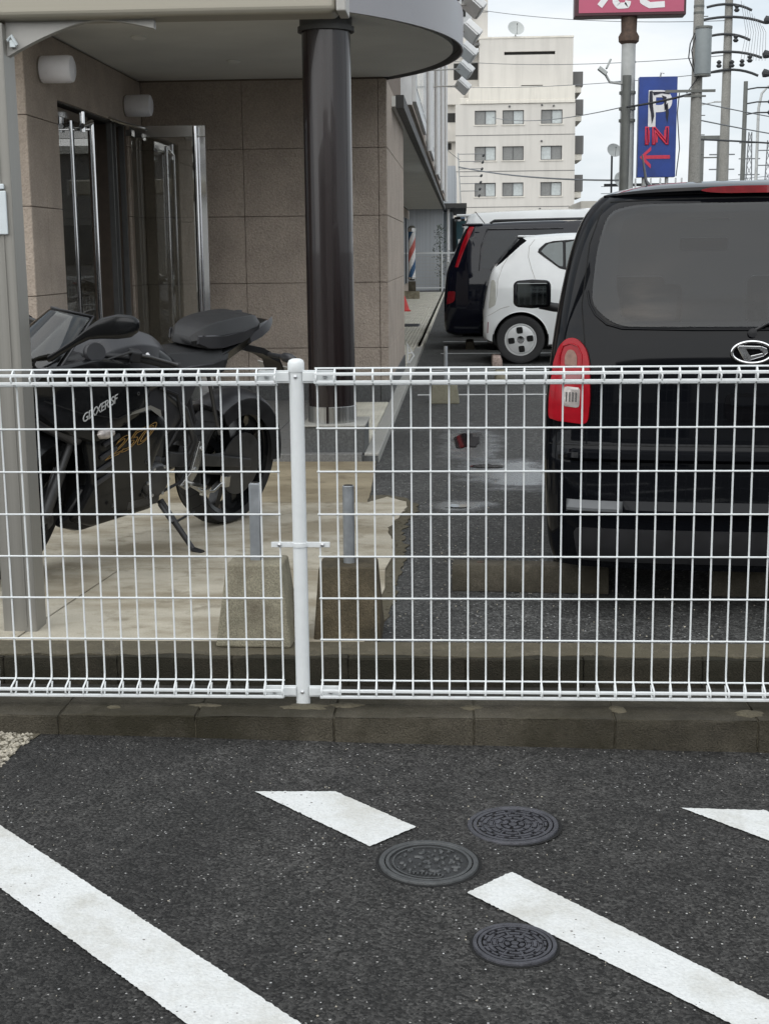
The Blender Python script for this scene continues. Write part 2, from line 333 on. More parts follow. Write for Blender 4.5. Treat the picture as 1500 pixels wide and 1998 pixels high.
# ------------------------------------------------------------------ mesh helpers
class MB:
    def __init__(self): self.v = []; self.f = []
    def add(self, vs, fs, mat=None):
        o = len(self.v)
        self.v += [tuple(mat @ Vector(p)) if mat is not None else tuple(p) for p in vs]
        self.f += [tuple(i+o for i in f) for f in fs]; return self
    def box(self, x0, x1, y0, y1, z0, z1, mat=None):
        vs = [(x0, y0, z0), (x1, y0, z0), (x1, y1, z0), (x0, y1, z0), (x0, y0, z1), (x1, y0, z1), (x1, y1, z1), (x0, y1, z1)]
        return self.add(vs, [(0, 3, 2, 1), (4, 5, 6, 7), (0, 1, 5, 4), (1, 2, 6, 5), (2, 3, 7, 6), (3, 0, 4, 7)], mat)
    def cbox(self, c, s, rot=None, mat=None):
        m = Matrix.Translation(c)
        if rot is not None: m = m @ (rot if isinstance(rot, Matrix) else Euler(rot).to_matrix().to_4x4())
        if mat is not None: m = mat @ m
        return self.box(-s[0]/2, s[0]/2, -s[1]/2, s[1]/2, -s[2]/2, s[2]/2, m)
    def tube(self, path, r, n=8, cap=True, closed=False):
        P = [Vector(p) for p in path]; k = len(P); rs = r if isinstance(r, (list, tuple)) else [r]*k
        vs = []; up = None
        for i, p in enumerate(P):
            if closed: d = (P[(i+1) % k]-P[i-1])
            else: d = (P[min(i+1, k-1)]-P[max(i-1, 0)])
            d.normalize()
            if up is None:
                a = Vector((0, 0, 1)) if abs(d.z) < .9 else Vector((1, 0, 0))
                up = (a-d*a.dot(d)).normalized()
            else:
                up = (up-d*up.dot(d)); up = up.normalized() if up.length > 1e-6 else d.orthogonal().normalized()
            s = d.cross(up)
            for j in range(n):
                a = 2*math.pi*j/n+math.pi/n
                vs.append(p+(up*math.cos(a)+s*math.sin(a))*rs[i])
        fs = []
        for i in range(k if closed else k-1):
            i2 = (i+1) % k
            for j in range(n):
                j2 = (j+1) % n; fs.append((i*n+j, i*n+j2, i2*n+j2, i2*n+j))
        if cap and not closed: fs += [tuple(range(n-1, -1, -1)), tuple((k-1)*n+j for j in range(n))]
        return self.add(vs, fs)
    def lathe(self, prof, n=24, mat=None, cap0=True, cap1=True, a0=0, a1=2*math.pi):
        full = abs(a1-a0-2*math.pi) < 1e-6; m = n if full else n+1
        vs = []
        for r, z in prof:
            for j in range(m):
                a = a0+(a1-a0)*j/n; vs.append((r*math.cos(a), r*math.sin(a), z))
        fs = []
        for i in range(len(prof)-1):
            for j in range(n):
                j2 = (j+1) % m; fs.append((i*m+j, i*m+j2, (i+1)*m+j2, (i+1)*m+j))
        if full and cap0: fs.append(tuple(range(m-1, -1, -1)))
        if full and cap1: fs.append(tuple((len(prof)-1)*m+j for j in range(m)))
        return self.add(vs, fs, mat)
    def prism(self, poly, h0, h1, mat=None):
        n = len(poly); vs = [(x, y, h0) for x, y in poly]+[(x, y, h1) for x, y in poly]
        fs = [tuple(range(n-1, -1, -1)), tuple(range(n, 2*n))]+[(i, (i+1) % n, n+(i+1) % n, n+i) for i in range(n)]
        return self.add(vs, fs, mat)
    def loft(self, rings, cap=True, closed=True):
        n = len(rings[0]); vs = [p for r in rings for p in r]; fs = []
        for i in range(len(rings)-1):
            for j in range(n if closed else n-1):
                j2 = (j+1) % n; fs.append((i*n+j, i*n+j2, (i+1)*n+j2, (i+1)*n+j))
        if cap: fs += [tuple(range(n-1, -1, -1)), tuple((len(rings)-1)*n+j for j in range(n))]
        return self.add(vs, fs)
    def mesh(self, name, mat=None, bevel=0, segs=2, smooth=None, recalc=True, weld=False):
        me = bpy.data.meshes.new(name); me.from_pydata([tuple(p) for p in self.v], [], self.f)
        bm = bmesh.new(); bm.from_mesh(me)
        if weld: bmesh.ops.remove_doubles(bm, verts=bm.verts, dist=1e-5)
        if recalc: bmesh.ops.recalc_face_normals(bm, faces=bm.faces)
        if bevel:
            ed = [e for e in bm.edges if len(e.link_faces) == 2 and e.calc_face_angle(0) > .5]
            bmesh.ops.bevel(bm, geom=ed, offset=bevel, segments=segs, affect='EDGES', profile=.5, clamp_overlap=True)
        bm.to_mesh(me); bm.free()
        if mat is not None: me.materials.append(mat)
        if smooth is not None:
            for p in me.polygons: p.use_smooth = True
            me.set_sharp_from_angle(angle=R(smooth))
        return me
    def build(self, name, mat, parent=None, **k):
        return put(name, self.mesh(name, mat, **k), parent)

def put(name, me, parent=None, loc=None, rot=None):
    o = bpy.data.objects.new(name, me); S.collection.objects.link(o)
    if parent is not None: o.parent = parent
    if loc is not None: o.location = loc
    if rot is not None: o.rotation_euler = rot
    return o
def tag(o, label=None, cat=None, group=None, kind=None):
    if label: o['label'] = label
    if cat: o['category'] = cat
    if group: o['group'] = group
    if kind: o['kind'] = kind
    return o
def thing(name, label, cat, loc=(0, 0, 0), rotz=0, group=None):
    o = bpy.data.objects.new(name, None); S.collection.objects.link(o)
    o.location = loc; o.rotation_euler = (0, 0, rotz); o.empty_display_size = .1
    return tag(o, label, cat, group)
def struct(name, loc=(0, 0, 0)):
    o = bpy.data.objects.new(name, None); S.collection.objects.link(o); o.location = loc
    o['kind'] = 'structure'; return o
def copy_tree(o, parent=None):
    c = o.copy(); S.collection.objects.link(c)
    if parent is not None: c.parent = parent
    for ch in list(o.children): copy_tree(ch, c)
    return c
def text(name, body, mat, parent, m, size, extrude=.002, align='CENTER', outline=0, shear=0, spacing=1, bold=0):
    cu = bpy.data.curves.new(name, 'FONT'); cu.body = body; cu.size = size; cu.align_x = align; cu.align_y = 'CENTER'
    cu.shear = shear; cu.offset = bold; cu.space_character = spacing
    if outline: cu.fill_mode = 'NONE'; cu.bevel_depth = outline; cu.bevel_resolution = 0
    else: cu.extrude = extrude
    cu.materials.append(mat)
    tmp = bpy.data.objects.new('tmp', cu); S.collection.objects.link(tmp); bpy.context.view_layer.update()
    me = bpy.data.meshes.new_from_object(tmp.evaluated_get(bpy.context.evaluated_depsgraph_get())); bpy.data.objects.remove(tmp)
    if not me.materials: me.materials.append(mat)
    o = put(name, me, parent); o.matrix_local = m
    return o
def axes(xa, ya, za, o):
    return Matrix(((xa[0], ya[0], za[0], o[0]), (xa[1], ya[1], za[1], o[1]), (xa[2], ya[2], za[2], o[2]), (0, 0, 0, 1)))
def solid(o, th, off=-1):
    md = o.modifiers.new('thickness', 'SOLIDIFY'); md.thickness = th; md.offset = off; return o
def boolean_cut(o, cutters):
    for c in cutters:
        md = o.modifiers.new('cut', 'BOOLEAN'); md.object = c; md.operation = 'DIFFERENCE'; md.solver = 'EXACT'
    dg = bpy.context.evaluated_depsgraph_get(); ev = o.evaluated_get(dg); me = bpy.data.meshes.new_from_object(ev)
    o.modifiers.clear(); o.data = me
    for c in cutters: bpy.data.objects.remove(c)

# ------------------------------------------------------------------ ground, lots, kerbs
def gz(x): return .042-.018*max(-3, min(3, x))
mb = MB(); mb.box(-3000, 3000, -3000, 3000, -.5, -.16)
mb.build('ground', M['ground'])['kind'] = 'structure'
mb = MB()                                        # foreground car park sheet, gently cross-sloped
xs = [-60, -3, -2, -1, 0, 1, 2, 3, 60]
for i in range(len(xs)-1):
    a, b = xs[i], xs[i+1]
    mb.add([(a, -60, gz(a)), (b, -60, gz(b)), (b, -.02, gz(b)), (a, -.02, gz(a)), (a, -.02, -.15), (b, -.02, -.15)], [(0, 1, 2, 3), (3, 2, 5, 4)])
mb.build('parking_asphalt', M['asphalt'], weld=True)['kind'] = 'structure'
mb = MB(); mb.box(-150, 250, .96, 420, -.15, 0)
mb.build('car_park', M['asphalt_old'])['kind'] = 'structure'
mb = MB(); mb.add([(-40, -.02, -.11), (40, -.02, -.11), (40, .98, -.085), (-40, .98, -.085)], [(0, 1, 2, 3)])
mb.build('gutter', M['dirt'])['kind'] = 'structure'

def rough_block(x0, x1, y0, y1, z0, z1, amp=.0025, seed=0, mat='kerb'):
    rr = random.Random(seed); m = MB(); nx, ny, nz_ = 8, 4, 3
    bm = bmesh.new(); me = bpy.data.meshes.new('kerb_block')
    m.box(x0, x1, y0, y1, z0, z1); me.from_pydata(m.v, [], m.f); bm.from_mesh(me)
    ed = list(bm.edges); bmesh.ops.bevel(bm, geom=ed, offset=.0025, segments=2, affect='EDGES')
    bmesh.ops.subdivide_edges(bm, edges=[e for e in bm.edges if e.calc_length() > .06], cuts=4, use_grid_fill=True)
    for v in bm.verts:
        v.co += Vector((0, rr.uniform(-amp, amp), rr.uniform(-amp, amp)))
    bmesh.ops.recalc_face_normals(bm, faces=bm.faces)
    bm.to_mesh(me); bm.free(); me.materials.append(M[mat])
    for p in me.polygons: p.use_smooth = True
    me.set_sharp_from_angle(angle=R(50))
    return me
kerb = struct('kerb')
kx = [-.656+.3755*i for i in range(-8, 16)]
for i in range(len(kx)-1):
    a, b = kx[i], kx[i+1]
    dz = random.uniform(-.0012, .0012); dy = random.uniform(-.0016, .0016)
    put('kerb_block', rough_block(a+.0012, b-.0012, -.118+dy, .055, -.02, .109+dz, seed=i), kerb)
mb = MB(); mb.box(kx[0], kx[-1], -.1135, .05, -.1, .1045); mb.build('mortar_bed', M['mortar'], kerb)
def blob(name, mat, cx, cy, z, rx, ry, h, seed, parent=None, n=20):
    rr = random.Random(seed); m = MB(); ring = []
    for j in range(n):
        a = 2*math.pi*j/n; k = rr.uniform(.72, 1.12); ring.append((math.cos(a)*k, math.sin(a)*k))
    rings = []
    for s, hh in ((1, 0), (.86, .6), (.5, .95)):
        rings.append([(cx+x*rx*s, cy+y*ry*s, z+h*hh+rr.uniform(-.08, .08)*h*(s < 1)) for x, y in ring])
    m.loft(rings, cap=True); return m.build(name, mat, parent, smooth=60)
for i, (x, y, rx, ry) in enumerate([(-.27, -.03, .05, .016), (.01, -.035, .075, .03), (.12, -.02, .055, .02), (.47, -.03, .035, .022), (.86, -.035, .03, .03), (-.52, -.05, .02, .012), (1.21, -.06, .04, .03)]):
    blob('mortar_patch', M['mortar'], x, y, .1075, rx, ry, .007, i, kerb)
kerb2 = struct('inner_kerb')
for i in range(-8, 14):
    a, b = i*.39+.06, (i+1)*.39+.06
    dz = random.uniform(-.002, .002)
    put('kerb_block', rough_block(a+.0008, b-.0008, .775+random.uniform(-.002, .002), .957, -.13, .006+dz, amp=.0022, seed=100+i, mat='kerb_shaded'), kerb2)
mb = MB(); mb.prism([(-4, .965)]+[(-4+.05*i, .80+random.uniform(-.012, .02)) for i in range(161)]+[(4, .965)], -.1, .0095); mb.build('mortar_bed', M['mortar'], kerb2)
def jag(pts, s, seed):
    rr = random.Random(seed); out = []
    for i in range(len(pts)-1):
        a, b = Vector(pts[i]), Vector(pts[i+1]); n = max(1, int((b-a).length/.035))
        for k in range(n): out.append(tuple(a.lerp(b, k/n)+Vector((rr.gauss(0, s), rr.gauss(0, s)))))
    out.append(pts[-1]); return out
# gravel in the near left corner
def stones(name, poly, zf, count, smin, smax, mats, seed):
    rr = random.Random(seed); m = MB()
    x0, x1 = min(p[0] for p in poly), max(p[0] for p in poly); y0, y1 = min(p[1] for p in poly), max(p[1] for p in poly)
    def inside(x, y):
        c = False
        for i in range(len(poly)):
            (ax, ay), (bx, by) = poly[i], poly[i-1]
            if (ay > y) != (by > y) and x < (bx-ax)*(y-ay)/(by-ay)+ax: c = not c
        return c
    k = 0
    while k < count:
        x, y = rr.uniform(x0, x1), rr.uniform(y0, y1)
        if not inside(x, y): continue
        k += 1; s = rr.uniform(smin, smax)
        rot = Euler((rr.uniform(0, 6), rr.uniform(0, 6), rr.uniform(0, 6))).to_matrix()
        vs = []
        for d in [(1, 0, 0), (-1, 0, 0), (0, 1, 0), (0, -1, 0), (0, 0, 1), (0, 0, -1)]:
            p = rot @ (Vector(d)*s*rr.uniform(.6, 1.15)); vs.append((p.x+x, p.y+y, p.z*.7+zf(x)+s*.3))
        m.add(vs, [(0, 2, 4), (2, 1, 4), (1, 3, 4), (3, 0, 4), (2, 0, 5), (1, 2, 5), (3, 1, 5), (0, 3, 5)])
    o = m.build(name, mats); o['kind'] = 'stuff'; return o
gp = [(-1.6, -.122), (-.712, -.122), (-.72, -.2), (-.735, -.33), (-.745, -.42), (-.85, -.62), (-1.6, -1.2)]
mb = MB(); mb.add([(x, y, gz(x)+.0025) for x, y in jag(gp+[gp[0]], .006, 9)[:-1]], [tuple(range(len(jag(gp+[gp[0]], .006, 9))-1))]); mb.build('gravel_bed', M['mortar'])['kind'] = 'structure'
stones('gravel', [(-1.2, -.122), (-.715, -.122), (-.72, -.18), (-.735, -.28), (-.735, -.40), (-.80, -.55), (-1.2, -.9)], gz, 2600, .004, .011, M['gravel'], 3)
stones('grit', [(-.9, -.125), (1.3, -.125), (1.3, -1.5), (-.7, -1.5)], gz, 260, .0012, .0032, M['gravel'], 5)
stones('gutter_debris', [(-1.2, .1), (1.6, .1), (1.6, .76), (-1.2, .76)], lambda x: -.105, 1300, .004, .016, M['dirt'], 6)
stones('grit', [(-1.2, 1.0), (2, 1.0), (2, 4.5), (.15, 4.5), (.15, 1.0)], lambda x: 0, 420, .002, .005, M['gravel'], 8)

# painted bay lines, worn edges
def marking(name, poly, zf, mat, label, jit=.0009, step=.006):
    rr = random.Random(len(name)+len(poly)+int(1000*poly[0][0])); pts = []
    for i in range(len(poly)):
        a, b = Vector(poly[i]), Vector(poly[(i+1) % len(poly)])
        n = max(1, int((b-a).length/step)); nn = Vector((-(b-a).y, (b-a).x)).normalized()
        for k in range(n):
            pts.append(a.lerp(b, k/n)+nn*rr.gauss(0, jit))
    x0, x1 = min(p.x for p in pts), max(p.x for p in pts); y0, y1 = min(p.y for p in pts), max(p.y for p in pts)
    nb = len(pts); g = max(.03, (x1-x0)/60, (y1-y0)/60)
    allp = pts+[Vector((x0+g*(i+.5), y0+g*(j+.5))) for i in range(int((x1-x0)/g)) for j in range(int((y1-y0)/g))]
    from mathutils.geometry import delaunay_2d_cdt
    vo, eo, fo, *_ = delaunay_2d_cdt(allp, [], [list(range(nb))], 1, 1e-6)
    me = bpy.data.meshes.new(name); me.from_pydata([(v.x, v.y, zf(v.x)+.0035) for v in vo], [], fo)
    bm = bmesh.new(); bm.from_mesh(me)
    for f in bm.faces:
        if f.normal.z < 0: f.normal_flip()
    bmesh.ops.delete(bm, geom=[v for v in bm.verts if not v.link_faces], context='VERTS')
    bm.to_mesh(me); bm.free(); me.materials.append(mat)
    o = put(name, me); tag(o, label, 'road marking', 'white bay lines'); return o
marking('bay_line', [(-.066, -.49), (.131, -.476), (.334, -.674), (.235, -.787)], gz, M['paint'], 'short worn white bay line ending beside the grey manhole cover')
marking('bay_line', [(.545, -.895), (.449, -1.0), (.897, -1.461), (1.32, -1.897), (1.40, -1.8), (.983, -1.383)], gz, M['paint'], 'long white bay line touching the lowest small drain cover')
marking('bay_line', [(-1.05, -.29), (-1.08, -.54), (-.515, -1.045), (-.035, -1.523), (.5, -2.1), (.6, -1.96), (.16, -1.51), (-.619, -.731)], gz, M['paint'], 'broad white bay line crossing the bottom left corner of the tarmac')
marking('bay_line', [(.961, -.517), (1.156, -.518), (1.45, -.80), (1.36, -.93)], gz, M['paint'], 'white bay line starting below the right fence panel')
for y, x0, lb in ((9.45, .02, 'thin white line on the car park nearest the fence'), (12.2, .10, 'thin white line under the white hatchback'), (14.82, .16, 'thin white line between the white hatchback and the dark minivan'), (17.25, .16, 'thin white line under the dark minivan'), (19.7, .2, 'thin white line behind the dark minivan')):
    marking('stall_line', [(x0, y-.05), (5.2, y-.05), (5.2, y+.05), (x0, y+.05)], lambda x: 0, M['paint_far'], lb, .004, .05)

# manhole covers
def cover(cx, cy, Ro, kind, label):
    z = gz(cx)
    t = thing('drain_cover', label, 'manhole cover', (cx, cy, z), random.uniform(0, 6), 'round iron covers in the tarmac')
    t.rotation_euler.y = 0.018
    m = MB(); m.lathe([(Ro*1.0, -.02), (Ro*1.0, .004), (Ro*.985, .0065), (Ro*.90, .0065), (Ro*.885, .004), (Ro*.885, -.02)], 56, cap0=False, cap1=False)
    m.build('frame', M['iron_grey'] if kind == 'grey' else M['iron'], t, smooth=35)
    m = MB(); m.lathe([(.001, .0012), (Ro*.865, .0012), (Ro*.865, -.02)], 48, cap0=False, cap1=False); m.build('lid', M['iron_floor'] if kind != 'grey' else M['iron_mid'], t)
    m = MB()
    def arc(r0, r1, a0, a1, h, k=8):
        vs = []; fs = []
        for i in range(k+1):
            a = a0+(a1-a0)*i/k; c, s = math.cos(a), math.sin(a)
            vs += [(r0*c, r0*s, .0008), (r1*c, r1*s, .0008), (r1*c, r1*s, h), (r0*c, r0*s, h)]
        for i in range(k):
            b = i*4
            for q in range(4): fs.append((b+q, b+(q+1) % 4, b+4+(q+1) % 4, b+4+q))
        fs += [(0, 1, 2, 3), (k*4+3, k*4+2, k*4+1, k*4)]
        m.add(vs, fs)
    if kind == 'slots':
        arc(Ro*.79, Ro*.865, 0, 2*math.pi, .0062, 48)
        for q, (r0, r1, n, ph) in enumerate([(.13, .235, 5, .3), (.30, .385, 8, 0), (.44, .52, 8, .39), (.575, .645, 8, 0), (.69, .745, 16, .2)]):
            for i in range(n):
                a = 2*math.pi*i/n+ph; arc(Ro*r0, Ro*r1, a, a+2*math.pi/n*(.80 if q % 2 else .66), .0062, 7)
            if q: arc(Ro*(r0-.035), Ro*(r0-.012), 0, 2*math.pi, .0045, 36)
        for i in range(8):
            a = 2*math.pi*i/8+.2; c, s = math.cos(a), math.sin(a)
            mm = Matrix.Translation((c*Ro*.53, s*Ro*.53, .003)) @ Matrix.Rotation(a, 4, 'Z'); m.box(-Ro*.25, Ro*.25, -.0022, .0022, -.002, .0025, mm)
        m.lathe([(Ro*.09, .0008), (Ro*.09, .006), (.001, .0066)], 12, cap0=False)
    else:
        rr = random.Random(4)
        arc(Ro*.80, Ro*.865, 0, 2*math.pi, .0055, 48); arc(Ro*.70, Ro*.735, .9, 5.2, .0045, 30)
        done = []
        for i in range(900):
            a = rr.uniform(0, 6.28); r = Ro*.67*math.sqrt(rr.uniform(.0, 1)); cxx, cyy = math.cos(a)*r, math.sin(a)*r
            if cyy < -Ro*.36 and abs(cxx) < Ro*.5: continue
            aa = rr.uniform(0, 6.28); rad = rr.uniform(.006, .013); k_ = rr.randint(2, 6)
            pts = [(cxx+math.cos(aa+k*.5)*rad*(1+.1*k), cyy+math.sin(aa+k*.5)*rad*(1+.1*k)) for k in range(k_)]
            if any((x_-u_)**2+(y_-v_)**2 < .0095**2 for x_, y_ in pts for u_, v_ in done) or any(math.hypot(*p_) > Ro*.69 for p_ in pts): continue
            done += pts; m.tube([(x_, y_, .0022) for x_, y_ in pts], [.0030+.0014*math.sin(math.pi*(k+.5)/k_) for k in range(k_)], 6)
            if len(done) > 190: break
        for i in range(9):
            x = -.035+i*.0088; m.box(x, x+.0034, -Ro*.60, -Ro*.44-.004*(i % 3), .0008, .005)
            if i % 2: m.box(x-.003, x+.006, -Ro*.50-.002*(i % 3), -Ro*.48-.002*(i % 3)+.001, .0008, .0052)
        t.rotation_euler.z = -.1
    m.build('relief', M['iron_grey'] if kind == 'grey' else M['iron'], t)
    m = MB(); m.lathe([(Ro*1.0, .0012), (Ro*1.07, .0012)], 48, cap0=False, cap1=False); m.build('bitumen_joint', M['iron_floor'], t)
    return t
cover(.5562, -.6485, .1055, 'slots', 'upper small iron drain cover with ring slots, farthest from the long line')
cover(.3672, -.8598, .108, 'grey', 'greyish iron cover with swirl relief at the end of the short line')
cover(.5395, -1.211, .081, 'slots', 'smallest iron drain cover, beside the long white line')

# ------------------------------------------------------------------ concrete apron, puddles
apron = struct('concrete_apron')
edge = [(-.113, 5.16), (-.095, 4.6), (-.071, 3.941), (.03, 3.86), (.134, 3.70), (.15, 3.55), (.128, 3.304), (.095, 3.1), (.083, 2.909), (.12, 2.65), (.128, 2.391), (.113, 2.039), (.13, 1.75), (.113, 1.5), (.10, .965)]
mb = MB(); mb.prism([(-7, 3.677)]+jag([(-.07, 3.677)]+edge[2::-1], .002, 1)+[(-7, 5.16)], -.1, .012); mb.build('concrete_slab', M['apron_brown'], apron)
mb = MB(); mb.prism([(-7, 2.083), (.113, 2.083)]+jag(edge[10:2:-1]+[(-.07, 3.67)], .0035, 2)+[(-7, 3.67)], -.1, .0125); mb.build('concrete_slab', M['apron'], apron)
mb = MB(); mb.prism([(-1.13, .965), (.10, .965), (.113, 1.5), (.13, 1.75), (.113, 2.075), (-1.02, 2.075)], -.1, .010); mb.build('concrete_slab', M['apron'], apron)
mb = MB(); mb.prism([(-7, .965), (-1.137, .965), (-1.028, 2.075), (-7, 2.075)], -.1, .0115); mb.build('concrete_slab', M['apron'], apron)
mb = MB(); mb.prism([(-.3, .97), (-.3, 3.9)]+jag([(.02, 3.95), (.12, 3.86), (.20, 3.68), (.21, 3.5), (.17, 3.25), (.15, 2.95), (.18, 2.6), (.19, 2.3), (.17, 1.95), (.18, 1.6), (.15, 1.2), (.14, .97)], .008, 31), -.1, .005); mb.build('mortar_skirt', M['mortar'], apron)
mb = MB(); mb.box(-7, -.14, .97, 5.15, -.12, .004); mb.build('joint_filler', M['block_dark'], apron)
def film(name, label, cx, cy, rx, ry, z, mat, seed, k=.16, n=90):
    rr = random.Random(seed); ph = [(rr.uniform(0, 6.3), rr.uniform(.4, 1)/q**.8, q) for q in range(2, 13)]
    p = []
    for i in range(n):
        a = 2*math.pi*i/n; f = 1+k*sum(w_*math.sin(q*a+o_) for o_, w_, q in ph); p.append((cx+rx*f*math.cos(a), cy+ry*f*math.sin(a), z))
    m = MB(); m.add(p, [tuple(range(n))])
    o = m.build(name, mat); tag(o, label, 'puddle', 'rain puddles on the car park'); return o
film('puddle', 'dark reddish puddle behind the fence, left of the black van', .468, 6.22, .085, .40, .004, M['puddle'], 3, .22)
film('puddle', 'narrow dark puddle just in front of the reddish puddle', .60, 5.02, .10, .07, .0045, M['puddle'], 4, .3)
film('puddle', 'tiny pale puddle nearest the fence', .42, 3.62, .07, .04, .004, M['puddle'], 6, .35)

stones('rubble', [(.03, 3.95), (.17, 3.72), (.18, 3.3), (.13, 2.9), (.17, 2.5), (.15, 2.0), (.16, 1.3), (.10, 1.3), (.09, 2.0), (.10, 2.5), (.06, 2.9), (.10, 3.3), (.10, 3.65)], lambda x: .001, 420, .003, .011, M['mortar'], 12)
# ------------------------------------------------------------------ pavement and porch floor
SW = .06
pave = struct('pavement')
mb = MB(); mb.box(-7, -.10, 5.19, 42, -.1, .045); mb.build('bed', M['granite_dark'], pave)
tm = MB()
tm.box(.002, .298, .002, .298, -.01, .0115)
for k in range(11): tm.box(.004+k*.0268, .004+k*.0268+.019, .003, .297, .0116, .015)
tile_me = tm.mesh('ribbed_tile', M['tile'])
for c in range(3):
    for r in range(33):
        yy = 5.31+.30*r
        if (c and yy < 11.8) or (8.3 < yy < 11.8): continue
        put('ribbed_tile', tile_me, pave, (-.19-.30*(c+1), yy, SW-.0152+random.uniform(-.0012, .0012)))
em = MB(); em.box(0, .095, .003, .597, -.17, .0); edge_me = em.mesh('edge_stone', M['granite_pale'], bevel=.006)
for r in range(17): put('edge_stone', edge_me, pave, (-.190, 5.19+.6*r, SW+random.uniform(-.001, .001)))
mb = MB()
for k in range(26): mb.box(-1.42+k*.05, -1.42+k*.05+.041, 15.2, 41, .045, SW)
mb.box(-.187, -.095, 15.39, 41, -.1, SW)
o = mb.build('ribbed_paving', M['tile'], pave); o['kind'] = 'stuff'
porch = struct('porch_floor')
rm = MB(); rm.box(0, .594, 0, .30, -.11, 0); riser_me = rm.mesh('edge_stone', M['granite'], bevel=.005)
for i in range(9): put('edge_stone', riser_me, porch, (-.197-.6*(i+1), 5.165, SW+.001))
fm = MB(); fm.box(.003, .397, .003, .397, -.02, 0); ft_me = fm.mesh('granite_tile', M['granite'], bevel=.002, segs=1)
for i in range(9):
    for j in range(8): put('granite_tile', ft_me, porch, (-.494-.4*(i+1), 5.47+.4*j, SW-random.uniform(0, .001)))
d = thing('pavement_drain', 'dark grating set in the striped pavement', 'drain', (-.44, 20.9, SW))
mb = MB(); mb.box(-.14, .14, -.42, .42, -.02, .004); mb.build('frame', M['iron'], d)
mb = MB()
for i in range(9): mb.box(-.12, .12, -.39+.09*i, -.34+.09*i, .004, .010)
mb.build('grating', M['iron'], d)

# ------------------------------------------------------------------ brown building with porch
bld = thing('shop_building', 'brown stucco building with a round porch canopy and glass door', 'building')
YW, XL, ZS = 8.498, -2.295, 2.775
YF, XP, YP = 5.25, -.196, 11.86          # left wall front corner, pier corner, pier far end
DY0, DY1, DZ = 5.956, 7.99, 2.372
T = .022
mb = MB()
mb.box(-7, XP-T, YW+T, YP-T, 0, 3.3)               # mass behind the back wall and the pier
mb.box(-7, XL-T, YF+T, DY0-.002, 0, 3.3)
mb.box(-7, XL-T, DY1+.002, YW+T, 0, 3.3)
mb.box(-7, XL-T, DY0-.002, DY1+.002, DZ+.03, 3.3)
mb.build('wall', M['joint'], bld)
zr = [SW, .209, .515, 1.078, 1.646, 2.211, ZS]
G = .0022
panels = {}
def panel(axis, a0, a1, z0, z1, at, mat=None):
    m = MB()
    if axis == 'y': m.box(a0+G, a1-G, at, at+T-.001, z0+G, z1-G)          # faces -Y
    else: m.box(at-T+.001, at, a0+G, a1-G, z0+G, z1-G)                    # faces +X
    return m.build('wall_panel', mat or M['stucco'], bld, bevel=.003, segs=1)
for i in range(1, 6):
    for a, b in ((XL, -1.429), (-1.429, -.271), (-.271, XP)): panel('y', a, b, zr[i], zr[i+1], YW)
    for a, b in ((YW, 9.66), (9.66, 10.82), (10.82, YP)): panel('x', a, b, zr[i], zr[i+1], XP)
    for a, b in ((YF, 5.60), (5.60, DY0)): panel('x', a, b, zr[i], min(zr[i+1], ZS), XL)
    panel('y', -3.45, XL, zr[i], zr[i+1], YF); panel('y', -4.6, -3.45, zr[i], zr[i+1], YF)
    panel('x', DY1, YW, zr[i], zr[i+1], XL)
for a, b in ((DY0, 6.75), (6.75, DY1)): panel('x', a, b, DZ, ZS, XL)
for a, b in ((XL, -1.429), (-1.429, -.271), (-.271, XP)):
    m = MB(); m.box(a+.002, b-.002, YW-.008, YW+T-.001, 0, .209); m.build('skirting_stone', M['granite_dark'], bld, bevel=.003, segs=1)
for a, b in ((YW, 9.66), (9.66, 10.82), (10.82, YP)):
    m = MB(); m.box(XP-T+.001, XP+.008, a+.002, b-.002, 0, .209); m.build('skirting_stone', M['granite_dark'], bld, bevel=.003, segs=1)
for a, b in ((YF, DY0),):
    m = MB(); m.box(XL-T, XL+.006, a+.002, b-.002, 0, .209); m.build('skirting_stone', M['granite_dark'], bld, bevel=.003, segs=1)
# room behind the door
mb = MB()
mb.box(-5.2, -5.15, DY0-.5, DY1+.4, .05, DZ+.2); mb.box(-5.2, XL-.06, DY0-.30, DY0-.25, .05, DZ+.2); mb.box(-5.2, XL-.06, DY1+.05, DY1+.1, .05, DZ+.2); mb.box(-5.2, XL-.03, DY0-.3, DY1+.1, DZ+.02, DZ+.025)
mb.build('interior', M['interior'], bld)
mb = MB(); mb.box(-5.2, XL-.02, DY0, DY1, 0, SW+.004); mb.build('door_sill', M['int_floor'], bld)
# canopy
CX, CY, CR = -2.1158, 6.9326, 2.5644
def arc_pts(r, n=72, y_lim=YW):
    out = []
    for i in range(n+1):
        a = -math.pi/2-.35+(math.pi+.7)*i/n
        x, y = CX+r*math.cos(a), CY+r*math.sin(a)
        if y <= y_lim+.001 and x > -2.6: out.append((x, y))
    return out
def canopy_plate(r, z0, z1, name, mat, yl=YW):
    p = arc_pts(r, 120, yl); poly = [(-6.5, p[0][1])]+p+[(p[-1][0], yl), (-6.5, yl)]
    poly = [poly[0]]+[q for k, q in enumerate(poly[1:], 1) if (Vector(q)-Vector(poly[k-1])).length > 1e-4]
    m = MB(); m.prism(poly, z0, z1); return m.build(name, mat, bld)
canopy_plate(CR-.075, ZS+.012, ZS+.05, 'canopy_soffit', M['soffit'], YW-.004)
canopy_plate(CR-.012, ZS+.051, ZS+.20, 'canopy_reveal', M['reveal'], YW-.004)
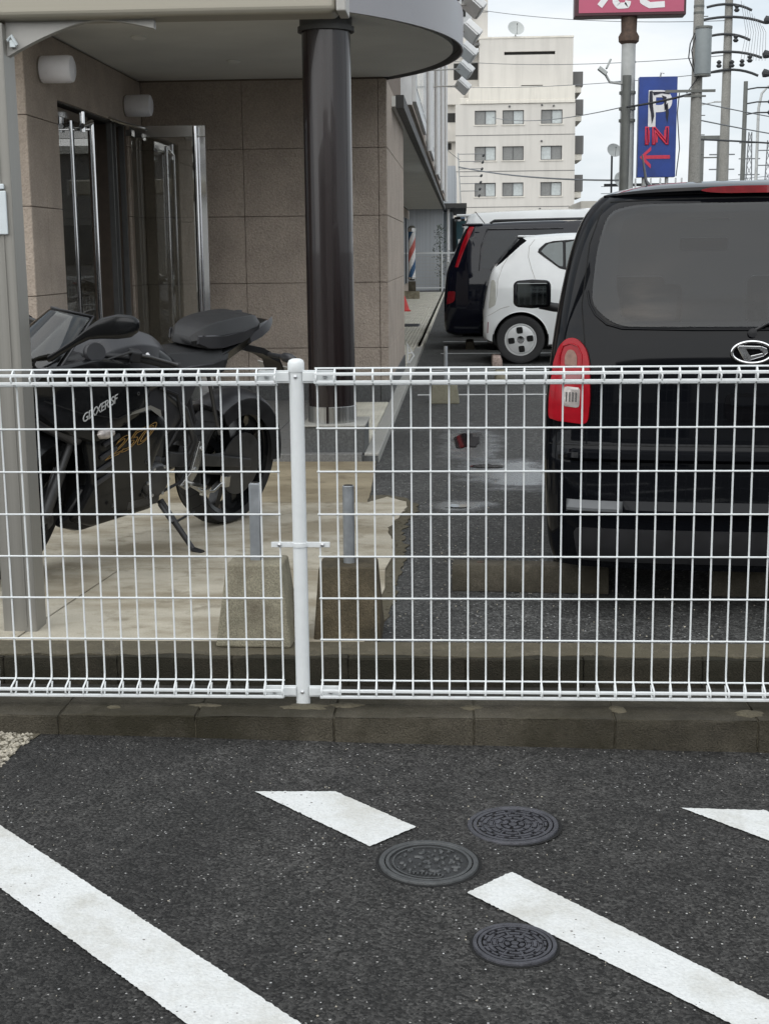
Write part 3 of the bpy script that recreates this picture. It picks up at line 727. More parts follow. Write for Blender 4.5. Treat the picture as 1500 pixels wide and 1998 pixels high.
def canopy_ring(r0, r1, z0, z1, name, mat, ylim):
    m = MB(); a_end = math.asin(min(1, (ylim-CY)/r1))
    m.lathe([(r0, z0), (r1, z0), (r1, z1), (r0, z1), (r0, z0)], 96, Matrix.Translation((CX, CY, 0)), a0=-math.pi/2-.5, a1=a_end)
    return m.build(name, mat, bld, smooth=35)
canopy_ring(CR-.012, CR, ZS, ZS+.255, 'canopy_fascia', M['fascia'], YW+.6)
canopy_ring(CR-.05, CR-.004, ZS+.256, ZS+.275, 'canopy_coping', M['fascia'], YW+.6)
canopy_ring(CR-.30, CR-.16, ZS+.276, 5.2, 'upper_drum', M['fascia'], YW+.9)
for x, y in ((-1.74, 6.05), (-1.30, 7.32)):
    m = MB(); m.lathe([(.001, ZS-.012), (.035, ZS-.012), (.05, ZS+.0), (.052, ZS+.0115)], 20, Matrix.Translation((x, y, 0)), cap0=False, cap1=False); m.build('downlight', M['soffit'], bld, smooth=40)
# plinth and column
m = MB(); m.box(-.585, -.190, 5.235, 5.69, SW-.01, .227); m.build('plinth', M['granite_dark'], bld, bevel=.004)
m = MB(); m.box(-.60, -.183, 5.225, 5.70, .2275, .2395); m.build('plinth_cap', M['granite_pale'], bld, bevel=.003)
CM = Matrix.Translation((-.4155, 5.455, 0))
m = MB(); m.lathe([(.1535, .24), (.1535, ZS-.05)], 64, CM, cap0=False, cap1=False); col = m.build('column', M['column'], bld, smooth=40)
m = MB()
for i in range(7): m.lathe([(.1535, .24+.0001), (.1549, .24+.0001), (.1549, ZS-.05), (.1535, ZS-.05)], 2, CM, cap0=False, cap1=False, a0=i*.9+.3, a1=i*.9+.318)
m.build('column_seam', M['column'], col)
m = MB(); m.lathe([(.156, .24), (.160, .24), (.160, .345), (.156, .348)], 64, CM, cap0=False, cap1=False, a0=-1.62, a1=4.55); m.build('base_ring', M['steel'], col, smooth=40)
m = MB(); m.lathe([(.158, ZS-.075), (.178, ZS-.075), (.178, ZS-.045), (.158, ZS-.045)], 64, CM, cap0=False, cap1=False); m.build('collar', M['reveal'], col, smooth=35)
m = MB(); m.lathe([(.165, ZS-.045), (.165, ZS+.013)], 48, CM, cap0=False, cap1=False); m.build('column_head', M['reveal'], col, smooth=35)
# doors
def leaf_frame(t): pass
dl = MB(); dl.box(XL-.052, XL-.040, DY0+.03, 6.86, .10, 2.28); door = dl.build('fixed_door_leaf', M['door_glass_dark'], bld)
for z0_, z1_ in ((2.281, 2.34), (.06, .099)):
    m = MB(); m.box(XL-.056, XL-.036, DY0+.03, 6.86, z0_, z1_); m.build('door_rail', M['dull_chrome'], door)
def handle(name, x0, y, z0, z1, par, xo=.055, r=.0165):
    m = MB(); m.tube([(x0+xo, y, z0), (x0+xo, y, z1)], r, 14)
    for z in (z0+.06, z1-.06): m.tube([(x0-.004, y, z), (x0+xo, y, z)], r*.7, 8)
    return m.build(name, M['chrome'], par, smooth=40)
handle('door_handle', XL-.04, 6.23, .30, 2.26, door, .05, .0095); handle('door_handle', XL-.04, 6.70, .28, 2.30, door, .075, .0165)
m = MB(); m.tube([(XL+.035, 6.42, 2.24), (XL+.035, 6.70, 2.29)], .02, 10); m.tube([(XL+.035, 6.45, 2.2), (XL+.035, 6.45, 2.34)], .018, 10); m.build('door_pivot', M['chrome'], door, smooth=40)
m = MB()
for y in (7.50, 7.62, 7.90): m.box(XL-.06, XL-.02, y, y+.03, SW, DZ)
m.box(XL-.09, XL-.02, DY0, DY1, DZ-.005, DZ+.029)
m.build('door_frame', M['win_frame'], bld)
op = MB(); op.box(XL+.02, -1.765, 8.0, 8.012, .11, 2.28); od = op.build('open_door_leaf', M['door_glass'], bld)
m = MB(); m.box(XL+.01, -1.66, 7.994, 8.018, 2.281, 2.372); m.build('top_rail', M['dull_chrome'], od, bevel=.003)
m = MB(); m.box(-1.764, -1.66, 7.994, 8.018, .10, 2.280); m.build('polished_stile', M['chrome'], od, bevel=.003)
m = MB(); m.box(XL+.01, -1.766, 7.994, 8.018, .07, .109); m.build('bottom_rail', M['dull_chrome'], od, bevel=.003)
m = MB(); m.tube([(-1.735, 7.94, .35), (-1.735, 7.94, 2.36)], .0185, 14)
for z in (.45, 2.30): m.tube([(-1.735, 7.94, z), (-1.735, 7.995, z)], .011, 8)
m.build('door_handle', M['chrome'], od, smooth=40)
m = MB(); m.tube([(XL+.005, 7.35, 2.375), (XL+.05, 7.7, 2.365), (XL+.14, 7.95, 2.35)], .014, 8); m.cbox((XL+.06, 7.80, 2.30), (.05, .10, .05)); m.build('door_closer', M['dull_chrome'], bld, smooth=40)
# wall lamps
def wall_lamp(y, z, label):
    t = thing('wall_lamp', label, 'wall lamp', (XL, y, z), 0, 'wall lamps under the canopy')
    prof = [(.080, .012), (.086, .02), (.088, .19), (.082, .212), (.06, .222), (.001, .226)]
    m = MB(); m.lathe(prof, 36, Matrix.Rotation(R(90), 4, 'Y'), cap1=False); m.build('opal_cover', M['lamp_glass'], t, smooth=50)
    m = MB(); m.lathe([(.001, .0005), (.084, .0005), (.084, .0118), (.001, .0118)], 36, Matrix.Rotation(R(90), 4, 'Y'), cap0=False, cap1=False); m.build('backplate', M['dull_chrome'], t, smooth=35)
wall_lamp(5.60, 2.525, 'white drum wall lamp nearer the carport post, left of the other')
wall_lamp(7.92, 2.525, 'white drum wall lamp above the open glass door, nearer the corner')
# shop front beyond the pier, overhanging upper storeys
m = MB(); m.box(-7, -1.25, YP-T+.001, 42, 0, 2.60); m.build('shop_front', M['facade'], bld)
m = MB()
for i in range(9): m.box(-1.249, -1.20, 12.6+i*3.2, 15.0+i*3.2, .4, 2.3)
m.build('shop_window', M['car_glass'], bld)
ZE = 2.63
m = MB(); m.box(-7, -.10, YP+.005, 41.5, ZE+.26, 7.2); m.build('upper_storey', M['facade'], bld)
m = MB(); m.box(-1.249, -.16, YP+.003, 41, ZE, ZE+.02); m.build('eave_soffit', M['soffit'], bld)
m = MB(); m.box(-.159, -.085, YP-2.5, 41.2, ZE-.012, ZE+.10); m.build('eave_fascia', M['reveal'], bld)
m = MB(); m.box(XP+.001, -.16, YP-2.5, YP, ZE+.0, ZE+.09); m.build('eave_return', M['soffit'], bld)
m = MB(); m.box(-6.9, -.094, 11.835, YP+.004, ZE+.262, 3.4); m.build('gable_band', M['facade_white'], bld)
for k, (y0, y1) in enumerate(((12.1, 16.6), (17.6, 22.5), (24.0, 29.5), (31.0, 37.0))):
    m = MB(); m.box(-.099, -.06, y0, y1, 2.95, 6.0); wdw = m.build('window', M['facade_white'], bld)
    n = 3
    for q in range(n):
        a = y0+.12+(y1-y0-.12)*q/n; b = y0+(y1-y0-.12)*(q+1)/n
        m = MB(); m.box(-.0598, -.052, a, b, 3.1, 5.85); m.build('pane', M['facade_glass'], wdw)
for y in (16.9, 23.2, 30.2, 38.0):
    m = MB(); m.tube([(-.02, y, 2.75), (-.02, y, 7)], .05, 10); m.build('downpipe', M['facade_white'], bld, smooth=40)

# signs and lamps on the facade
for k, (y, x, lb) in enumerate(((10.6, .56, 'sign floodlight highest in the stack beside the canopy edge'), (12.3, .545, 'sign floodlight second from the top of the stack'), (13.9, .52, 'sign floodlight third from the top of the stack'), (15.5, .49, 'sign floodlight fourth from the top of the stack'), (17.4, .46, 'sign floodlight lowest in the stack beside the apartments'))):
    t = thing('sign_floodlight', lb, 'floodlight', (x, y, 3.70), 0, 'sign floodlights along the brown building')
    rot = Euler((R(-22), R(42), 0)).to_matrix().to_4x4()
    m = MB(); m.cbox((0, 0, 0), (.20, .26, .075), rot); m.build('housing', M['facade_white'], t, bevel=.01)
    m = MB(); m.cbox(tuple(rot @ Vector((-.01, 0, -.045))), (.19, .24, .012), rot); m.build('lamp_glass', M['facade_white'], t)
    m = MB(); m.tube([(-.08, 0, 0), (-x-.10, 0, -.01)], .011, 6); m.build('arm', M['alu_pale'], t)
t = thing('projecting_sign', 'white projecting sign with dark panels above the canopy edge', 'sign')
m = MB(); m.box(-.09, .60, 20.2, 20.45, 4.95, 7.4); m.build('sign_box', M['facade_white'], t, bevel=.01)
for x0, x1, z0, z1 in ((.30, .40, 5.35, 7.0), (.44, .50, 5.1, 7.0)):
    m = MB(); m.box(x0, x1, 20.19, 20.199, z0, z1); m.build('dark_panel', M['dark_hole'], t)
m = MB(); m.tube([(-.1, 20.3, 5.0), (.62, 20.3, 4.9)], .03, 6); m.build('bracket', M['alu_pale'], t)

# ------------------------------------------------------------------ carport
cp_ = thing('carport', 'grey aluminium carport post with a beam across the top left', 'carport')
PX0, PX1, PY0, PY1 = -1.205, -1.083, 1.075, 1.195
m = MB(); m.box(PX0, PX1, PY0, PY1, .0, 2.10); post = m.build('post', M['alu'], cp_, bevel=.006)
for x in (PX0+.034, PX0+.082):
    m = MB(); m.box(x, x+.006, PY0-.0035, PY0-.0005, .03, 2.09); m.build('post_rib', M['alu'], post)
m = MB(); m.box(PX0-.012, PX0+.105, PY0-.014, PY0-.0036, 1.41, 1.555); m.build('label_plate', M['sticker'], cp_, bevel=.003)
m = MB(); m.box(PX0-.012, PX0+.100, PY0-.016, PY0-.0036, 1.560, 1.578); m.build('label_strip', M['sticker'], cp_, bevel=.003)
m = MB(); m.box(-3.2, .030, 1.06, 1.21, 2.108, 2.30); bm_ = m.build('beam', M['alu_beam'], cp_, bevel=.022, segs=4)
m = MB(); m.box(.0305, .062, 1.055, 1.215, 2.112, 2.31); m.build('end_cap', M['alu_pale'], cp_, bevel=.004)
pts = []
for i in range(25):
    x = -1.083+.50*i/24
    pts.append((x, 2.108-.112*max(0, 1-(i/24)/.62)**1.5-.030*max(0, (i/24-.62)/.38)**1.6))
poly = [(-1.083, 2.1085)]+pts+[(-.583, 2.1085)]
poly = [p for i, p in enumerate(poly) if i == 0 or (Vector(p)-Vector(poly[i-1])).length > .0015]
m = MB(); m.prism([(x, z) for x, z in poly], 0, .034, Matrix(((1, 0, 0, 0), (0, 0, 1, 1.115), (0, 1, 0, 0), (0, 0, 0, 1)))); m.build('arched_bracket', M['alu_pale'], cp_)
m = MB(); m.tube([(-1.075, 1.10, 2.045), (-1.06, 1.095, 2.06), (-1.045, 1.10, 2.03)], .006, 6); m.cbox((-1.058, 1.103, 2.035), (.018, .016, .022)); m.build('clip', M['sticker'], cp_)

# ------------------------------------------------------------------ white mesh fence
fence = thing('mesh_fence', 'white welded mesh fence on the kerb across the whole picture', 'fence')
PZ, PT = .103, 1.063
m = MB(); m.lathe([(.0195, PZ-.02), (.0195, PT-.035)], 28, cap0=False); fp = m.build('fence_post', M['white_paint'], fence, smooth=40)
m = MB(); m.lathe([(.0215, PT-.035), (.0225, PT-.032), (.0225, PT-.012), (.019, PT-.004), (.011, PT), (.001, PT+.001)], 28, cap1=False); m.build('post_cap', M['white_paint'], fp, smooth=50)
TOP, ROW, NROW = 1.0375, .994, 8
PP = .11685
BOT = .131
ZB0 = ROW-PP*7                                     # .176
def post_bracket(z, sgn, h):
    m = MB(); m.box(.0175*1, .10, -.004-.008, -.004-.003, z-h/2, z+h/2) if sgn > 0 else m.box(-.10, -.0175, -.012, -.007, z-h/2, z+h/2)
    s = sgn
    m.box(min(s*.018, s*.055), max(s*.018, s*.055), -.016, -.0125, z-h*.36, z+h*.36)
    b = m.build('bracket', M['white_paint'], fp, bevel=.0012, segs=1)
    m = MB(); m.lathe([(.0062, 0), (.0062, .004), (.004, .0065), (.001, .007)], 10, Matrix.Translation((s*.078, -.0125, z)) @ Matrix.Rotation(R(90), 4, 'X'), cap1=False); m.build('bolt', M['bolt'], fp, smooth=30)
for z, h in ((1.016, .034), (.147, .032)):
    for s in (-1, 1): post_bracket(z, s, h)
    m = MB(); m.lathe([(.005, 0), (.005, .003), (.001, .005)], 10, Matrix.Translation((0, -.019, z)) @ Matrix.Rotation(R(90), 4, 'X'), cap1=False); m.build('bolt', M['bolt'], fp, smooth=30)
zmid = .560
m = MB(); m.lathe([(.0205, zmid-.007), (.0222, zmid-.006), (.0222, zmid+.006), (.0205, zmid+.007)], 28); m.box(-.078, -.018, -.006, -.002, zmid-.0075, zmid+.0075); m.box(.018, .082, -.006, -.002, zmid-.0075, zmid+.0075)
m.build('middle_clamp', M['white_paint'], fp, bevel=.001, segs=1)
for s in (-.055, .062):
    m = MB(); m.lathe([(.0055, 0), (.0055, .006), (.001, .008)], 10, Matrix.Translation((s, -.006, zmid)) @ Matrix.Rotation(R(90), 4, 'X'), cap1=False); m.build('bolt', M['bolt'], fp, smooth=30)
# one vertical wire with its folded loops, shared by every wire
def vwire():
    D = .045
    up = [(0, 0, ROW+.002), (0, -.004, ROW+.012), (0, -.012, TOP-.010), (0, -.020, TOP), (0, -.028, TOP-.006), (0, -D, TOP-.020), (0, -D+.004, ROW+.010), (0, -.010, ROW+.001), (0, -.004, ROW-.004)]
    dn = [(0, -.004, ZB0+.004), (0, -.010, ZB0-.001), (0, -D+.004, ZB0-.012), (0, -D, BOT+.018), (0, -.028, BOT+.004), (0, -.020, BOT), (0, -.010, BOT+.010), (0, 0, ZB0-.008)]
    m = MB(); m.tube(up+[(0, -.001, ROW-.02)]+[(0, 0, .56)]+[(0, -.001, ZB0+.02)]+dn, .0026, 6); return m.mesh('vertical_wire', M['white_paint'], smooth=60)
vw = vwire()
def panel_(x_first, n, sgn, label):
    x1 = x_first+sgn*.05*(n-1); a, b = min(x_first, x1)-.004, max(x_first, x1)+.004
    if sgn > 0: b += .4
    p = bpy.data.objects.new('fence_panel', None); S.collection.objects.link(p); p.parent = fence
    for z in (1.0245, 1.0035, .1565, .1395):
        m = MB(); m.box(a, b, -.0425, -.0335, z-.0042, z+.0042); m.build('rail', M['white_paint'], p, bevel=.0016, segs=1)
    hm = MB(); hm.tube([(a, 0, 0), (b, 0, 0)], .0026, 8); hme = hm.mesh('horizontal_wire', M['white_paint'], smooth=60)
    for i in range(NROW): put('horizontal_wire', hme, p, (0, -.0045 if 0 < i < 7 else -.003, ROW-PP*i))
    for z in (TOP+.001, BOT+.001): put('horizontal_wire', hme, p, (0, -.020, z))
    for i in range(n):
        o = put('vertical_wire', vw, p, (x_first+sgn*.05*i, 0, 0)); o.rotation_euler = (0, random.uniform(-.0012, .0012), random.uniform(-.07, .07))
        o.location.x += random.uniform(-.0008, .0008)
panel_(-.054, 28, -1, 'left panel, ending at the post')
panel_(.055, 32, 1, 'right panel, running past the black van')

# ------------------------------------------------------------------ bollards on concrete blocks
def bollard(x, y, bw, bd, tw, td, h, pipe_h, square, mat, label, tilt=(0, 0), rz=0, z0=.0, px=0, pr=.0125):
    t = thing('bollard', label, 'bollard', (x, y, z0), rz, 'metal bollards cast into concrete blocks')
    t.rotation_euler = (tilt[0], tilt[1], rz)
    bm = bmesh.new()
    m = MB(); vs = []
    for s, zz in ((0, 0), (1, h)):
        w_, d_ = (bw, bd) if s == 0 else (tw, td)
        vs += [(-w_/2, -d_/2, zz), (w_/2, -d_/2, zz), (w_/2, d_/2, zz), (-w_/2, d_/2, zz)]
    m.add(vs, [(0, 3, 2, 1), (4, 5, 6, 7), (0, 1, 5, 4), (1, 2, 6, 5), (2, 3, 7, 6), (3, 0, 4, 7)])
    m.build('concrete_block', mat, t, bevel=.009, segs=3, smooth=40)
    m = MB()
    if square: m.box(px-pr*1.1, px+pr*1.1, -pr*1.1, pr*1.1, h-.01, h+pipe_h)
    else: m.tube([(px, 0, h-.01), (px, 0, h+pipe_h)], pr, 20)
    pp = m.build('tube', M['galv'], t, bevel=.002 if square else .0015, segs=1, smooth=40)
    m = MB(); m.tube([(px, 0, h+pipe_h), (px, 0, h+pipe_h+.002)], pr*.8, 16); m.build('tube_end', M['dull_chrome'], t, smooth=40)
bollard(-.270, 1.000, .262, .24, .190, .165, .285, .268, True, M['block_pale'], 'flat grey bollard in the pale tapered block left of the post', (R(0), R(.5)), R(-1.5), .010, -.005, .0165)
bollard(.040, 1.105, .24, .23, .20, .17, .258, .275, False, M['block_dark'], 'round grey bollard in the dark mossy block right of the post', (0, 0), R(1), .003, .002, .0205)
bollard(.285, 8.80, .265, .25, .22, .20, .172, .33, False, M['block_olive'], 'thin far bollard in a yellowish block on the white line', (0, 0), 0, 0, .01, .017)

# wheel stops
def wheel_stop(x, y, L_, rz, mat, label):
    t = thing('wheel_stop', label, 'wheel stop', (x, y, 0), rz, 'concrete wheel stops')
    rings = []
    for xx in (-L_/2, L_/2):
        rings.append([(xx, -.06, 0), (xx, .06, 0), (xx, .058, .075), (xx, .045, .108), (xx, -.045, .108), (xx, -.058, .075)])
    m = MB(); m.loft(rings); m.build('block', mat, t, bevel=.006, segs=2, smooth=40)
    m = MB()
    for s in (-.2, .2): m.lathe([(.014, .1082), (.014, .110), (.001, .1105)], 12, Matrix.Translation((s, 0, 0)), cap0=False, cap1=False)
    m.build('anchor_plug', M['rust'], t)
wheel_stop(.712, 1.775, .62, R(-4.5), M['wheelstop'], 'long mossy concrete wheel stop under the back of the black van')
wheel_stop(1.72, 1.70, .62, R(-4.5), M['wheelstop'], 'mossy wheel stop behind the right rear wheel of the black van')
wheel_stop(.85, 12.95, .6, R(90), M['wheelstop_pink'], 'pale reddish wheel stop behind the rear wheel of the white hatchback')
wheel_stop(.84, 10.75, .6, R(90), M['block_pale'], 'pale wheel stop in the empty bay behind the fence rail')
wheel_stop(.55, 15.9, .6, R(90), M['wheelstop'], 'wheel stop under the tail of the dark minivan')

# ------------------------------------------------------------------ vehicles
def lerp(a, b, t): return a+(b-a)*t
def interp(tab, x):
    if x <= tab[0][0]: return tab[0][1]
    for (x0, y0), (x1, y1) in zip(tab, tab[1:]):
        if x <= x1: return lerp(y0, y1, (x-x0)/(x1-x0))
    return tab[-1][1]
def smooth_tab(tab, x):                      # monotone-ish cubic
    n = len(tab)
    if x <= tab[0][0]: return tab[0][1]
    if x >= tab[-1][0]: return tab[-1][1]
    for i in range(n-1):
        if x <= tab[i+1][0]:
            x0, y0 = tab[i]; x1, y1 = tab[i+1]; h = x1-x0; t = (x-x0)/h
            m0 = (tab[i+1][1]-tab[i-1][1])/(tab[i+1][0]-tab[i-1][0]) if i > 0 else (y1-y0)/h
            m1 = (tab[i+2][1]-tab[i][1])/(tab[i+2][0]-tab[i][0]) if i < n-2 else (y1-y0)/h
            return (2*t**3-3*t*t+1)*y0+(t**3-2*t*t+t)*h*m0+(-2*t**3+3*t*t)*y1+(t**3-t*t)*h*m1
def patch(name, poly, fn, mat, parent, off=.004, th=.012, nr=14, nc=16, corner=0, smooth=50):
    """a panel following a curved surface: poly is convex in (a, z); fn(a, z, off) gives the point"""
    if corner:                               # round the polygon's corners
        out = []
        n = len(poly)
        for i in range(n):
            p, q, r_ = Vector(poly[i-1]), Vector(poly[i]), Vector(poly[(i+1) % n])
            c = min(corner, (p-q).length*.45, (r_-q).length*.45)
            a, b = q+(p-q).normalized()*c, q+(r_-q).normalized()*c
            for k in range(5):
                t = k/4; out.append(tuple(a*(1-t)**2+q*2*t*(1-t)+b*t*t))
        poly = out
    z0, z1 = min(p[1] for p in poly), max(p[1] for p in poly)
    def span(z):
        xs = []
        for i in range(len(poly)):
            (ax, az), (bx, bz) = poly[i-1], poly[i]
            if (az-z)*(bz-z) <= 0 and abs(az-bz) > 1e-9: xs.append(ax+(bx-ax)*(z-az)/(bz-az))
        return (min(xs), max(xs)) if xs else (0, 0)
    vs = []; fs = []
    for i in range(nr+1):
        t = i/nr; t = .5-.5*math.cos(math.pi*t) if nr > 4 else t
        z = lerp(z0+1e-5, z1-1e-5, t); a, b = span(z)
        for j in range(nc+1): vs.append(fn(lerp(a, b, j/nc), z, off))
    for i in range(nr):
        for j in range(nc):
            k = i*(nc+1)+j; fs.append((k, k+1, k+nc+2, k+nc+1))
    # back skin and rim
    k0 = len(vs)
    for i in range(nr+1):
        z = lerp(z0+1e-5, z1-1e-5, .5-.5*math.cos(math.pi*i/nr) if nr > 4 else i/nr); a, b = span(z)
        for j in range(nc+1): vs.append(fn(lerp(a, b, j/nc), z, off-th))
    rim = [j for j in range(nc+1)]+[i*(nc+1)+nc for i in range(1, nr+1)]+[nr*(nc+1)+j for j in range(nc-1, -1, -1)]+[i*(nc+1) for i in range(nr-1, 0, -1)]
    for i in range(len(rim)):
        a, b = rim[i], rim[(i+1) % len(rim)]; fs.append((b, a, a+k0, b+k0))
    m = MB(); m.add(vs, fs); return m.build(name, mat, parent, smooth=smooth)

def make_wheel(par, x, y, r, wd, side, style='plain', axis='x', hub_mat=None):
    """wheel with its axle along local y (side = -1 shows toward -y)"""
    mt = Matrix.Translation((x, y, r)) @ Matrix.Rotation(R(90)*(1 if side < 0 else -1), 4, 'X')
    if axis == 'x': mt = Matrix.Translation((x, y, r)) @ Matrix.Rotation(R(90)*(-1 if side < 0 else 1), 4, 'Y')
    h = wd/2
    m = MB(); m.lathe([(r*.66, -h*.8), (r*.86, -h), (r*.965, -h*.93), (r, -h*.7), (r, h*.7), (r*.965, h*.93), (r*.86, h), (r*.66, h*.8)], 40, mt, cap0=False, cap1=False)
    wh = m.build('wheel', M['rubber'], par, smooth=50)
    m = MB(); m.lathe([(r*.67, h*.74), (r*.66, h*.84), (r*.62, h*.84), (r*.60, h*.70), (.001, h*.70)], 40, mt, cap0=False, cap1=False); m.build('rim', hub_mat or M['silver'], wh, smooth=40)
    m = MB()
    for k in range(12):
        a = 2*math.pi*k/12; m.cbox((math.cos(a)*r*.985, math.sin(a)*r*.985, 0), (.006, .012, h*1.2), Matrix.Rotation(a, 4, 'Z'), mt)
    m.build('tread', M['rubber'], wh)
    if style == 'alto':
        m = MB(); m.lathe([(r*.60, h*.71), (r*.57, h*.85), (r*.40, h*.93), (r*.2, h*.95), (.001, h*.96)], 36, mt, cap0=False, cap1=False); hc = m.build('hubcap', M['silver'], wh, smooth=35)
        for k in range(4):
            a = math.pi/2*k+.12; rot = Matrix.Rotation(a, 4, 'Z')
            p = []
            for i in range(16):
                t = 2*math.pi*i/16; cx, cy = abs(math.cos(t))**.45*math.copysign(1, math.cos(t)), abs(math.sin(t))**.45*math.copysign(1, math.sin(t))
                p.append((r*.385+cx*r*.135, cy*r*.125))
            m = MB(); m.prism(p, h*.80, h*.952, mt @ rot); m.build('vent', M['seam'], hc)
            m = MB(); rr_ = [mt @ rot @ Vector((r*.385+(x_-r*.385)*1.12, y_*1.12, h*.935)) for x_, y_ in p]; m.tube(rr_, .0035, 6, closed=True); m.build('vent_rim', M['silver'], hc, smooth=60)
        m = MB(); m.lathe([(r*.16, h*.95), (r*.15, h*.99), (.001, h*1.0)], 20, mt, cap0=False, cap1=False); m.build('hub_badge', M['chrome'], hc, smooth=40)
    else:
        m = MB()
        for k in range(5):
            a = 2*math.pi*k/5; m.cbox((math.cos(a)*r*.33, math.sin(a)*r*.33, h*.78), (r*.5, r*.14, .02), Matrix.Rotation(a, 4, 'Z'), mt)
        m.lathe([(r*.15, h*.7), (r*.14, h*.88), (.001, h*.9)], 16, mt, cap0=False, cap1=False); m.build('spokes', M['silver'], wh, bevel=.004)
    return wh

# ---- the black van, back towards the camera. local x = right, y = forward, z = up
van = thing('parked_van', 'glossy black minivan seen from behind at the right edge', 'van', (1.462, 1.30, 0), R(-5.0))
W_TAB = [(.17, .690), (.24, .712), (.40, .726), (.60, .731), (.80, .727), (.92, .716), (1.05, .700), (1.15, .684), (1.25, .665), (1.35, .641), (1.43, .613), (1.49, .579), (1.53, .540)]
Y_TAB = [(.17, .06), (.24, .022), (.32, .006), (.42, .0), (.60, .004), (.64, .018), (.80, .022), (.95, .034), (1.05, .050), (1.15, .085), (1.25, .130), (1.35, .178), (1.45, .232), (1.53, .285)]
LEN = 3.38
F_TAB = [(.17, 3.34), (.4, 3.38), (.75, 3.36), (.95, 3.25), (1.1, 2.95), (1.3, 2.62), (1.53, 2.25)]
def vw_(z): return smooth_tab(W_TAB, z)
def vyr(z): return smooth_tab(Y_TAB, z)
DP = .30
def van_rear(x, z, off=0):
    t = min(.9999, abs(x)/vw_(z)); y = vyr(z)+DP*(1-(1-t**3.6)**(1/3.6))*.62+.018*t*t
    n = Vector((0, -1, 0)); e = 1e-3
    t2 = min(.9999, (abs(x)+e)/vw_(z)); y2 = vyr(z)+DP*(1-(1-t2**3.6)**(1/3.6))*.62+.018*t2*t2
    sl = (y2-y)/e*(1 if x > 0 else -1); slz = (vyr(z+e)-vyr(z-e))/(2*e)
    n = Vector((sl, -1, slz)).normalized()
    return Vector((x, y, z))+n*off
def van_ring(z, shrink=0, zz=None):
    wz = vw_(z)-shrink; zz = z if zz is None else zz; pts = []
    ts = [-1+2*i/44 for i in range(45)]
    def yrear(t):
        a = min(.9999, abs(t)); return vyr(z)+shrink*.8+DP*(1-(1-a**3.6)**(1/3.6))*.62+.018*a*a
    for t in ts:
        s = math.copysign(1-(1-abs(t))**1.8, t); pts.append((wz*s, yrear(s), zz))
    yf = interp(F_TAB, z)-shrink
    for k in range(1, 8): pts.append((wz*(1-.03*(k/8)**3), lerp(yrear(1), yf-.35, k/8), zz))
    for k in range(17):
        s = 1-2*k/16; a = abs(s); pts.append((wz*.97*s, yf-.35*(1-(1-min(.9999, a)**2.6)**(1/2.6)), zz))
    for k in range(7, 0, -1): pts.append((-wz*(1-.03*(k/8)**3), lerp(yrear(1), yf-.35, k/8), zz))
    return pts
rings = [van_ring(z) for z in (.17, .20, .24, .28, .34, .42, .50, .56, .60, .625, .65, .72, .80, .88, .95, 1.0, 1.05, 1.10, 1.15, 1.20, 1.25, 1.30, 1.35, 1.40, 1.44, 1.47, 1.50, 1.53)]
for sh, dz in ((.018, .012), (.05, .024), (.11, .036), (.22, .048), (.38, .056), (.52, .060)): rings.append(van_ring(1.53, sh, 1.53+dz))
m = MB(); m.loft(rings); body = m.build('body', M['van_paint'], van, smooth=70)
VR_W = .285
cut = []
for yy in (.66, 2.76):
    cb = MB(); cb.lathe([(.33, -1), (.33, 1)], 40, Matrix.Translation((0, yy, VR_W)) @ Matrix.Rotation(R(90), 4, 'Y')); cut.append(cb.build('cutter', None))
BORDER = [(-.565, 1.135), (-.47, 1.062), (.47, 1.062), (.565, 1.135), (.545, 1.34), (.505, 1.475), (.40, 1.497), (-.40, 1.497), (-.505, 1.475), (-.545, 1.34)]
inner = [(-.42, 1.082), (.42, 1.082), (.455, 1.10), (.475, 1.20), (.47, 1.38), (.45, 1.445), (.40, 1.470), (-.40, 1.470), (-.45, 1.445), (-.47, 1.38), (-.475, 1.20), (-.455, 1.10)]
cb = MB(); cb.loft([[(x*k, y, 1.28+(z-1.28)*kz) for x, z in inner] for y, k, kz in ((-.3, 1, 1), (.42, 1, 1), (.50, 1.13, 1.02), (2.0, 1.13, 1.02), (2.1, 1, .98), (4.2, 1, .98))]); cut.append(cb.build('cutter', None))
for c in cut: c.parent = van
bpy.context.view_layer.update()
boolean_cut(body, cut)
body.data.materials.clear(); body.data.materials.append(M['van_paint'])
for p in body.data.polygons: p.use_smooth = True
body.data.set_sharp_from_angle(angle=R(40))
m = MB(); m.box(-.60, .60, .2, 3.1, .19, .5); m.build('underbody', M['black_plastic'], van)
for yy in (.66, 2.76):
    for s in (-1, 1): make_wheel(van, s*.625, yy, .28, .155, s)
# rear window over the opening, its black border being the body behind it
patch('rear_window', BORDER, van_rear, M['privacy_glass'], body, .009, .004, 22, 30, .05)
for x_, y_, z_ in ((-.30, 1.25, 1.10), (.30, 1.25, 1.10), (-.33, 2.05, 1.12), (.33, 2.05, 1.12)):
    m = MB(); m.cbox((x_, y_, z_), (.26, .10, .17), (R(-12), 0, 0)); m.build('headrest', M['bike_grey'], van, bevel=.03, segs=3, smooth=50)
    m = MB(); m.cbox((x_, y_-.02, z_-.20), (.46, .13, .26), (R(-12), 0, 0)); m.build('seat_back', M['bike_grey'], van, bevel=.04, segs=3, smooth=50)
m = MB(); m.cbox((0, 2.28, 1.36), (.24, .03, .07)); m.build('inner_mirror', M['black_plastic'], van, bevel=.012)
